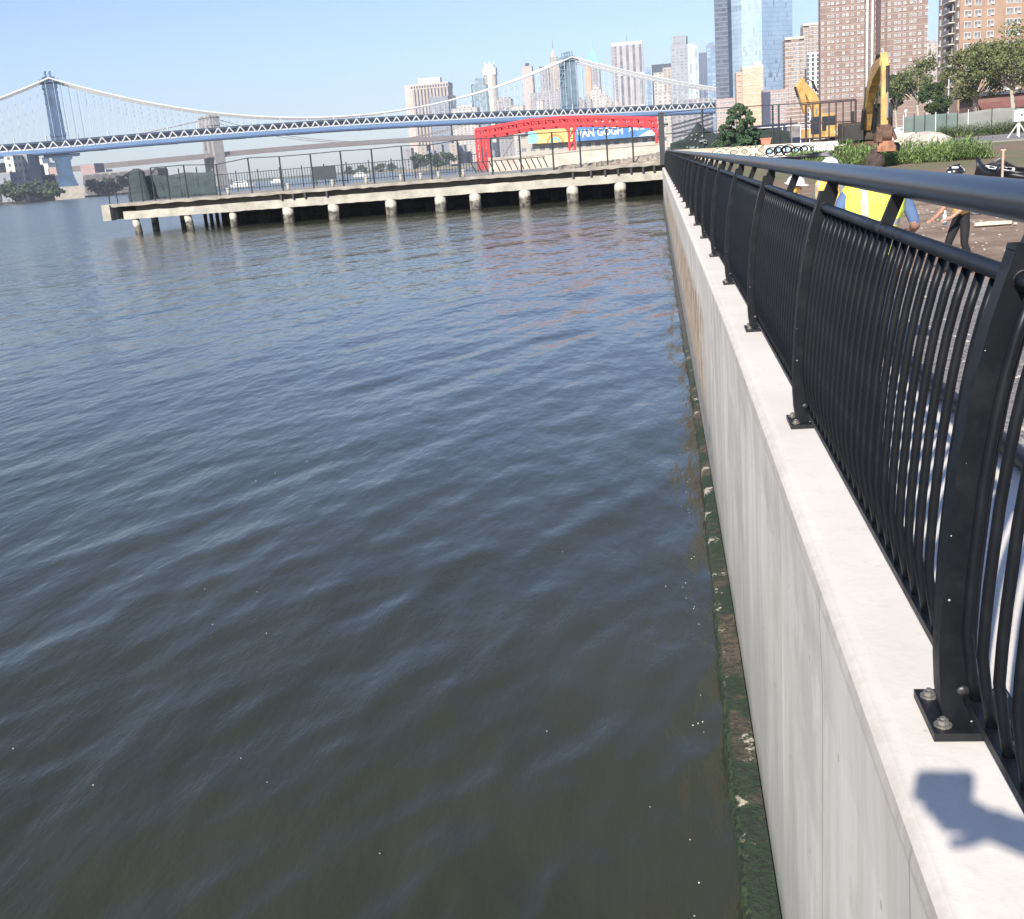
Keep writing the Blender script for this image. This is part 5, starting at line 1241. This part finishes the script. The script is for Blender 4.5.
o = weeds(X(935, 116), X(1030, 116), 114.5, 117.2, 2600, .5, 1.7, leafmat('leaf_fence', (.06, .09, .04), (.11, .15, .06)), 'weeds'); tag(o, 'dull green weeds along the foot of the construction fence', 'weeds', kind='stuff')
def rock(name, label, c, r, m, seed=0, cat='rock'):
    import bmesh
    rg = np.random.default_rng(seed); bm = bmesh.new(); bmesh.ops.create_icosphere(bm, subdivisions=3, radius=1)
    ks = [(rg.normal(size=3) * 2.2, rg.uniform(0, 6)) for _ in range(8)]
    for v in bm.verts:
        s = 1 + sum(.07 * math.sin(k.dot(np.array(v.co)) + p) for k, p in ks); v.co = Vector((v.co.x * r[0] * s, v.co.y * r[1] * s, v.co.z * r[2] * s))
    me = bpy.data.meshes.new(name); bm.to_mesh(me); bm.free(); me.materials.append(m)
    o = bpy.data.objects.new(name, me); C.objects.link(o); o.location = c; tag(o, label, cat); return o
pale_rock = mat('rock_pale', (.50, .45, .38), .9, .2, 1.5, bump=.05)
p = at(926, 150, 68); rock('rock', 'big pale boulder behind the weeds beside the road', (p[0], 68, gh(p[0], 68) + .25), (1.5, 1.0, .75), pale_rock, 1)
p = at(912, 152, 66); rock('rock', 'smaller pale boulder left of the big one among weeds', (p[0], 66, gh(p[0], 66) + .1), (.6, .5, .4), pale_rock, 2)
p = at(845, 156, 70); rock('rock', 'small white stone lying in the grass near the graffiti wall', (p[0], 70, gh(p[0], 70) + .15), (.3, .3, .25), white_p, 3)
o = thing('jersey_barrier', 'pale concrete barrier block beside the yellow excavator', 'barrier', (X(895, 92), 92, 2.3))
MB().add([(-1.4, -.3, 0), (1.4, -.3, 0), (1.4, .3, 0), (-1.4, .3, 0), (-1.4, -.15, .9), (1.4, -.15, .9), (1.4, .15, .9), (-1.4, .15, .9)], [(0, 1, 5, 4), (1, 2, 6, 5), (2, 3, 7, 6), (3, 0, 4, 7), (4, 5, 6, 7)]).build('body', mat('barrier_pinkish', (.58, .45, .38), .9, .15, 1), o)
# black silt fences
silt = mat('silt_black', (.012, .013, .018), .45, .3, 2)
sl1 = thing('silt_fence', 'low black plastic silt fence along the graffiti wall', 'silt fence', (X(770, 70, 160), 70, gh(8, 70) - .05)); s0 = sl1.location.x
zz = lambda px, v, Y, o_: at(px, v, Y)[2] - o_.location.z
cloth(X(762, 70, 160) - s0, X(852, 70, 160) - s0, 0, -.2, lambda x: float(np.interp(x, [X(a, 70, 160) - s0 for a in (762, 790, 815, 840, 852)], [zz(a, b, 70, sl1) for a, b in ((762, 159), (790, 156.5), (815, 152.5), (840, 150.5), (852, 150))])), silt, 'plastic', sl1, n=40, wob=.15)
sl2 = thing('silt_fence', 'sagging black silt fence tied to a wooden stake at the right edge', 'silt fence', (X(1000, 44, 170), 44, gh(14, 44))); s0 = sl2.location.x
cloth(X(975, 44, 170) - s0, X(1075, 44, 170) - s0, 0, 0, lambda x: float(np.interp(x, [X(a, 44, 170) - s0 for a in (975, 979, 984, 992, 1000, 1008, 1015, 1024, 1040, 1075)], [zz(a, b, 44, sl2) for a, b in ((975, 157), (978, 158), (986, 165), (994, 163), (1000, 157.5), (1008, 163), (1015, 167), (1024, 168), (1040, 160), (1075, 165))])), silt, 'plastic', sl2, n=60, wob=.22)
MB().box((0, -.3, .55), (.07, .07, 1.25)).build('stake', mat('stake_wood', (.50, .33, .25), .8, .2, 5), sl2); MB().box((0, -.3, 1.2), (.18, .08, .05)).build('stake_cap', MATS['stake_wood'], sl2)
wr = MB()
for _ in range(12):
    px = random.choice([random.uniform(987, 996), random.uniform(1003, 1012)]); v = 166 + (px - 987) * .12 + random.uniform(-1.5, 1.5); x = X(px, 43.7, 170) - s0; z = zz(px, v, 43.7, sl2); wr.xz([(x - .14, z), (x + .12, z - .05), (x + .14, z - .01), (x - .1, z + .04)], -.27, -.25)
wr.build('pale_creases', mat('crease_white', (.6, .6, .62), .5), sl2)
# timber plank and debris
p = at(992, 229, 27.5); pl = thing('plank', 'pale broken timber plank lying on the dirt', 'plank', (p[0], 27.5, gh(p[0], 27.5) + .04), .05)
MB().add([(-.42, -.08, 0), (-.1, -.10, 0), (.42, -.06, 0), (.46, .05, 0), (0, .08, 0), (-.4, .06, 0), (-.42, -.08, .07), (-.1, -.10, .09), (.42, -.06, .06), (.46, .05, .06), (0, .08, .08), (-.4, .06, .07)], [(6, 7, 8, 9, 10, 11), (5, 4, 3, 2, 1, 0)] + [(i, (i + 1) % 6, 6 + (i + 1) % 6, 6 + i) for i in range(6)]).build('board', mat('fresh_wood', (.68, .55, .40), .8, .15, 6), pl)
db = MB(); rg = np.random.default_rng(9)
for _ in range(1500):
    y = rg.uniform(7, 40); x = 1.6 + (y * .42) * rg.random() ; s = rg.uniform(.006, .026) * (1 if y < 25 else 1.5); z = gh(x, y); db.box((x, y, z + s * .3), (s * 2, s * 1.6, s), rz=rg.uniform(0, 3), mi=int(rg.random() < .4))
tag(db.build('gravel_stones', [mat('stone_grey', (.36, .34, .31), .9, .3, 5), mat('stone_white', (.46, .42, .37), .9, .2, 5)]), 'loose gravel stones and rubble scattered over the dirt ground', 'gravel', kind='stuff')

# ================================================================== PEOPLE
skin = mat('skin', (.42, .23, .16), .55, .08, 6); denim = mat('denim', (.055, .085, .17), .85, .15, 12); tee = mat('blue_shirt', (.10, .16, .30), .85, .12, 8); blackc = mat('black_cloth', (.012, .012, .014), .85, .2, 8)
vesty = mat('vest_yellow', (.80, .85, .10), .75, .08, 8); silver = mat('reflective_grey', (.42, .42, .40), .35, .08, 10); vesto = mat('vest_orange_yellow', (.80, .50, .10), .8, .1, 8); boot = mat('boot_brown', (.10, .06, .035), .8, .2, 8); hatw = mat('hard_hat_white', (.80, .79, .76), .35, .04, 5); hatb = mat('hard_hat_black', (.02, .02, .022), .3, .1, 5); greyt = mat('grey_cloth', (.20, .21, .23), .85, .1, 8)
def skinned(name, verts, edges, radii, roots=(0,), mats=None, assign=None, parent=None, sub=1):
    me = bpy.data.meshes.new(name); me.from_pydata([tuple(v) for v in verts], edges, []); o = bpy.data.objects.new(name, me); C.objects.link(o)
    sm = o.modifiers.new('k', 'SKIN'); sm.use_smooth_shade = True; sm.branch_smoothing = .4
    lay = me.skin_vertices[0] if me.skin_vertices else None
    if lay is None: raise RuntimeError('skin layer')
    for i, r in enumerate(radii): lay.data[i].radius = (r, r) if not isinstance(r, tuple) else r; lay.data[i].use_root = i in roots
    s = o.modifiers.new('s', 'SUBSURF'); s.levels = sub; s.render_levels = sub
    dg_ = bpy.context.evaluated_depsgraph_get(); nm = bpy.data.meshes.new_from_object(o.evaluated_get(dg_)); bpy.data.objects.remove(o)
    nm.materials.clear()
    for m in mats: nm.materials.append(m)
    if assign:
        for p in nm.polygons: p.material_index = assign(p.center)
    for p in nm.polygons: p.use_smooth = True
    q = bpy.data.objects.new(name, nm); C.objects.link(q); q.parent = parent; return q
def V3(*a): return np.array(a, float)
def person(label, loc, rz, J, mats, assign, vest=None, hat=None, hatrot=0, group=None, curl=.5):
    """J: joint dictionary in local coordinates, facing -Y; one continuous skinned body, fingers rooted in the palms"""
    o = thing('person', label, 'person', loc, rz, group)
    names = ['pelvis', 'belly', 'chest', 'neck', 'head', 'crown', 'hipL', 'kneeL', 'ankleL', 'toeL', 'hipR', 'kneeR', 'ankleR', 'toeR', 'shL', 'elL', 'wrL', 'palmL', 'shR', 'elR', 'wrR', 'palmR']
    rad = dict(pelvis=(.15, .115), belly=(.145, .115), chest=(.165, .115), neck=.058, head=.088, crown=.075, hipL=.095, kneeL=.062, ankleL=.045, toeL=.04, hipR=.095, kneeR=.062, ankleR=.045, toeR=.04, shL=.066, elL=.045, wrL=.030, palmL=(.042, .022), shR=.066, elR=.045, wrR=.030, palmR=(.042, .022))
    verts = [J[n_] for n_ in names]; ix = {n_: i for i, n_ in enumerate(names)}
    E_ = [('pelvis', 'belly'), ('belly', 'chest'), ('chest', 'neck'), ('neck', 'head'), ('head', 'crown'), ('pelvis', 'hipL'), ('hipL', 'kneeL'), ('kneeL', 'ankleL'), ('ankleL', 'toeL'), ('pelvis', 'hipR'), ('hipR', 'kneeR'), ('kneeR', 'ankleR'), ('ankleR', 'toeR'),
          ('chest', 'shL'), ('shL', 'elL'), ('elL', 'wrL'), ('wrL', 'palmL'), ('chest', 'shR'), ('shR', 'elR'), ('elR', 'wrR'), ('wrR', 'palmR')]
    edges = [(ix[a], ix[b]) for a, b in E_]; radii = [rad[n_] for n_ in names]; roots = [0]
    for S in 'LR':
        w_, p = J['wr' + S], J['palm' + S]; d = (p - w_) / np.linalg.norm(p - w_); up = V3(0, 0, 1) if abs(d[2]) < .8 else V3(0, 1, 0)
        sd = np.cross(d, up); sd /= np.linalg.norm(sd); nrm_ = np.cross(sd, d)
        for k, (off, ln) in enumerate([(-.032, .068), (-.011, .078), (.011, .072), (.031, .056)]):
            b0 = p - d * .01 + sd * off; b1 = p + d * (.03 + ln * .35) + sd * off * 1.1 - nrm_ * .012 * curl; b2 = b1 + d * ln * .4 * (1 - .5 * curl) - nrm_ * ln * .4 * curl; b3 = b2 + d * ln * .25 * (1 - curl) - nrm_ * ln * .3 * curl
            i0 = len(verts); verts += [b0, b1, b2, b3]; edges += [(i0, i0 + 1), (i0 + 1, i0 + 2), (i0 + 2, i0 + 3)]; radii += [.010, .0095, .009, .0075]; roots.append(i0)
        s_ = -1 if S == 'L' else 1
        b0 = p - d * .03 + sd * .02 * s_; b1 = p + sd * .052 * s_ - nrm_ * .02; b2 = b1 + d * .03 + sd * .012 * s_ - nrm_ * .012; i0 = len(verts); verts += [b0, b1, b2]; edges += [(i0, i0 + 1), (i0 + 1, i0 + 2)]; radii += [.013, .011, .009]; roots.append(i0)
    skinned('body', verts, edges, radii, roots, mats, assign, o, 2)
    # face
    hd = J['head']; cr_ = J['crown']; ax = (cr_ - hd) / np.linalg.norm(cr_ - hd); fw = V3(0, -1, 0) - ax * ax.dot(V3(0, -1, 0)); fw /= np.linalg.norm(fw); rt = np.cross(fw, ax)
    f = MB(); f.ell(hd + fw * .098 - ax * .005, (.014, .018, .022), 8, 6); 
    for s in (-1, 1): f.ell(hd + rt * s * .09 + ax * .0, (.012, .02, .03), 8, 6)
    f.build('face_features', mats[0], o, smooth=True)
    e_ = MB()
    for s in (-1, 1): e_.ell(hd + fw * .084 + rt * s * .032 + ax * .028, (.012, .008, .008), 8, 6)
    e_.build('eyes', blackc, o, smooth=True); MB().ell(hd + fw * .085 - ax * .045, (.026, .008, .007), 8, 5).build('mouth', mat('lips', (.30, .12, .10), .6), o, smooth=True)
    if vest:
        c, b, p, n_ = J['chest'], J['belly'], J['pelvis'], J['neck']; wv = abs(J['shR'][0] - J['shL'][0]) / 2 / .19
        path = [(p - V3(0, 0, .03), .185, .15), (b, .185, .152), (b * .45 + c * .55, .20 * wv, .155), (c, .205 * wv, .155), (c * .55 + n_ * .45, .215 * wv, .14), (c * .2 + n_ * .8, .19 * wv, .115), (n_ + V3(0, 0, .012), .095, .085)]
        rows, cols = 60, 72; vs = []; tt = np.linspace(0, len(path) - 1, rows)
        for t in tt:
            i0 = min(int(t), len(path) - 2); f_ = t - i0; c0 = path[i0][0] * (1 - f_) + path[i0 + 1][0] * f_; rx = path[i0][1] * (1 - f_) + path[i0 + 1][1] * f_; ry = path[i0][2] * (1 - f_) + path[i0 + 1][2] * f_
            for k in range(cols):
                a = 2 * PI * k / cols; cr1, sr1 = math.cos(a), math.sin(a); wr_ = 1 + .018 * math.sin(a * 5 + t * 2.2) + .01 * math.sin(a * 11 - t * 3)
                vs.append((c0[0] + rx * wr_ * math.copysign(abs(cr1) ** .8, cr1), c0[1] + ry * wr_ * math.copysign(abs(sr1) ** .8, sr1), c0[2]))
        mbv = MB(); z0 = path[0][0][2]; z1 = c[2]
        for r_ in range(rows - 1):
            for k in range(cols):
                q = vs[r_ * cols + k]; mi = 0
                if abs(q[2] - (z0 + .10)) < .028 or abs(q[2] - (z0 + (z1 - z0) * .58)) < .028: mi = 1
                elif abs(abs(q[0] - c[0]) - .115) < .026 and q[2] > z0 + (z1 - z0) * .58: mi = 1
                mbv.f.append((r_ * cols + k, r_ * cols + (k + 1) % cols, (r_ + 1) * cols + (k + 1) % cols, (r_ + 1) * cols + k)); mbv.m.append(mi)
        mbv.v = vs; mbv.build('vest', [vest, silver], o, smooth=True)
    if hat is not None:
        c = hd + ax * .062; h_ = MB(); q = Vector(ax).to_track_quat('Z', 'Y').to_matrix()
        tmp = MB(); tmp.ell((0, 0, 0), (.128, .142, .118), 20, 12, z0=-.08); brim = MB()
        vs = [(r * .135 * math.cos(a), r * .15 * math.sin(a) - (.035 if (math.sin(a) < -.3 and r > 1) else 0), z) for r, z in ((.9, 0), (1.14, -.008), (1.14, -.016), (.9, -.012)) for a in np.linspace(0, 2 * PI, 25)[:-1]]
        tmp.add(vs, [(i * 24 + j, i * 24 + (j + 1) % 24, (i + 1) * 24 + (j + 1) % 24, (i + 1) * 24 + j) for i in range(3) for j in range(24)])
        tmp.box((0, 0, .112), (.03, .2, .02)); hm = MB(); hm.v = [tuple(q @ Vector(v) + Vector(c)) for v in tmp.v]; hm.f = tmp.f; hm.m = tmp.m
        ho = hm.build('hard_hat', hat, o, smooth=True)
        if hat is hatb:
            st_ = MB(); rg = np.random.default_rng(2)
            for _ in range(12):
                a = rg.uniform(0, 2 * PI); e2 = rg.uniform(.15, 1.1); d = Vector((math.cos(a) * math.cos(e2) * .128, math.sin(a) * math.cos(e2) * .142, math.sin(e2) * .118)); pq = q @ (d * 1.02) + Vector(c); st_.box(pq, (.05, .035, .008), rot=(q @ d).to_track_quat('Z', 'Y').to_matrix())
            st_.build('stickers', white_p, ho)
    return o
def stand(h=1.78, bendf=0.0):
    s = h / 1.78; f = bendf
    J = dict(pelvis=V3(0, 0, .95), belly=V3(0, -.10 * f, 1.12), chest=V3(0, -.30 * f, 1.34 - .05 * f), neck=V3(0, -.42 * f, 1.49 - .08 * f), head=V3(0, -.52 * f - .02, 1.61 - .12 * f), crown=V3(0, -.56 * f - .02, 1.70 - .13 * f),
             hipL=V3(-.10, 0, .90), kneeL=V3(-.12, -.03, .50), ankleL=V3(-.13, .02, .09), toeL=V3(-.15, -.16, .045), hipR=V3(.10, 0, .90), kneeR=V3(.12, -.03, .50), ankleR=V3(.13, .02, .09), toeR=V3(.15, -.16, .045),
             shL=V3(-.19, -.34 * f, 1.42 - .07 * f), elL=V3(-.27, -.30 * f - .02, 1.14), wrL=V3(-.24, -.22 - .2 * f, 1.02), palmL=V3(-.22, -.30 - .2 * f, 1.0), shR=V3(.19, -.34 * f, 1.42 - .07 * f), elR=V3(.27, -.30 * f - .02, 1.14), wrR=V3(.24, -.22 - .2 * f, 1.02), palmR=V3(.22, -.30 - .2 * f, 1.0))
    return {k: v * s for k, v in J.items()}
# man with the yellow vest, back to the camera
J = stand(1.86); J['elL'] = V3(-.34, .02, 1.18); J['elR'] = V3(.335, .02, 1.17); J['wrL'] = V3(-.36, -.20, 1.10); J['palmL'] = V3(-.34, -.28, 1.10); J['wrR'] = V3(.40, -.06, .96); J['palmR'] = V3(.41, -.10, .88)
J['shL'] = V3(-.225, 0, 1.47); J['shR'] = V3(.225, 0, 1.47); J['head'] = V3(0, -.17, 1.57); J['crown'] = V3(0, -.25, 1.59)
def as_tee(q):
    if q.z < .09 * 1: return 3
    if q.z < .98 and abs(q.x) < .24: return 1
    if q.z < 1.52 and abs(q.x) < .36 and q.z > 1.20 - .0: return 2
    if abs(q.x) < .2 and q.z < 1.53: return 2
    return 0
P = at(876, 190, 9.5); px_, pz_ = P[0], 1.5
person('person seen from behind in a bright yellow safety vest over a blue T-shirt', (P[0] - .02, 9.5, 1.56), PI + .1, {k: V3(-v[0], v[1], v[2]) if False else v for k, v in J.items()}, [skin, denim, tee, boot], as_tee, vesty, None)
# helmet man behind, turned left
J = stand(1.80); J['elR'] = V3(.30, -.06, 1.18); J['wrR'] = V3(.16, -.26, 1.12); J['palmR'] = V3(.10, -.32, 1.12)
P = at(829, 165, 17.5); person('person in a white hard hat and pale yellow vest standing behind the second post', (P[0], 17.5, 1.37), 2.4, J, [skin, denim, greyt, boot], as_tee, vesto, hatw)
J = stand(1.74, .35)
P = at(785.5, 165, 17.5); person('person in a white hard hat and orange vest, leftmost of the crew', (P[0] - .03, 17.5, 1.25), .9, J, [skin, denim, vesto, boot], as_tee, vesto, hatw)
# person in black trousers, side on
J = stand(1.76, .25); J['kneeL'] = V3(-.12, -.16, .50); J['ankleL'] = V3(-.13, -.14, .09); J['toeL'] = V3(-.14, -.32, .045); J['ankleR'] = V3(.13, .18, .09); J['toeR'] = V3(.14, .02, .045)
J['wrL'] = V3(-.20, -.36, .92); J['palmL'] = V3(-.18, -.44, .90); J['wrR'] = V3(.20, -.34, .94); J['palmR'] = V3(.18, -.42, .92)
P = at(962, 215, 19.0); pb = person('person in black trousers and yellow top wearing a black hard hat with white stickers', (P[0], 19.0, 1.14), -1.2, J, [skin, blackc, vesto, blackc], lambda q: 3 if q.z < .09 else (1 if q.z < .98 and q.y > -.27 else (2 if q.z < 1.52 and q.z > 1.2 else (2 if abs(q.x) < .2 and .98 < q.z < 1.53 and q.y > -.25 else 0))), None, hatb)
bp_ = MB().box((0, .19, 1.09), (.34, .2, .30)); bp_.build('waist_bag', greyt, pb, bevel=.04); MB().tube([(-.16, .12, 1.0), (0, .34, .93), (.16, .14, .98)], .012, 6).build('bag_strap', blackc, pb)
tl = thing('bottle', 'small clear and white water bottle held by the person in black trousers', 'bottle', (P[0] - .30, 18.85, 1.96)); 
MB().tube([(0, 0, 0), (0, 0, .15), (0, 0, .18), (0, 0, .21)], [.035, .035, .015, .015], 10).build('body', mat('bottle_pale', (.6, .66, .72), .3), tl, smooth=True); MB().tube([(0, 0, .205), (0, 0, .23)], .018, 10).build('cap', white_p, tl)
# photographer leaning over the railing, out of frame: throws the hand shadow on the wall top
cmr = thing('compact_camera', 'small black compact camera held out over the water, casting a shadow on the wall', 'camera', (-.10, -.05, 3.5))
MB().box((0, 0, 0), (.115, .03, .068)).build('body', blackc, cmr, bevel=.016); MB().tube([(0, .012, 0), (0, .022, 0)], .022, 20).build('lens', blackc, cmr)
J = dict(pelvis=V3(0, 0, .95), belly=V3(-.06, .03, 1.12), chest=V3(-.20, .06, 1.32), neck=V3(-.30, .07, 1.46), head=V3(-.38, .08, 1.57), crown=V3(-.42, .08, 1.66), hipL=V3(0, -.1, .9), kneeL=V3(.03, -.1, .5), ankleL=V3(.05, -.1, .09), toeL=V3(-.12, -.1, .045), hipR=V3(0, .1, .9), kneeR=V3(.03, .12, .5), ankleR=V3(.05, .13, .09), toeR=V3(-.12, .14, .045),
         shL=V3(-.26, -.12, 1.38), elL=V3(-.56, -.10, 1.26), wrL=V3(-.85, .20, 1.21), palmL=V3(-.925, .245, 1.225), shR=V3(-.26, .24, 1.38), elR=V3(-.52, .22, 1.22), wrR=V3(-.80, .275, 1.17), palmR=V3(-.89, .29, 1.185))
def as_ph(q):
    if q.z < .09: return 3
    if q.z < .98: return 1
    if q.x > -.42 and q.z < 1.47: return 2
    return 0
person('person leaning over the railing holding a camera, seen only by shadow on the wall', (.875, -.36, WZ), 0, J, [skin, denim, greyt, boot], as_ph, None, None, curl=.15)

# ================================================================== HAZE
hz = MB().prism([(-3400, -200), (3600, -200), (3600, 4700), (-3400, 4700)], -3.2, 330)
hm, g = newmat('haze_air', 1); hm.node_tree.nodes.remove(g.b)
pv = hm.node_tree.nodes.new('ShaderNodeVolumePrincipled'); pv.inputs['Color'].default_value = (.80, .88, 1.0, 1); pv.inputs['Density'].default_value = .00014; pv.inputs['Anisotropy'].default_value = 0
hm.node_tree.links.new(pv.outputs[0], hm.node_tree.nodes['Material Output'].inputs['Volume'])
ho = hz.build('haze', hm); tag(ho, kind='stuff', label='thin pale summer haze in the air over the river and city', cat='haze')
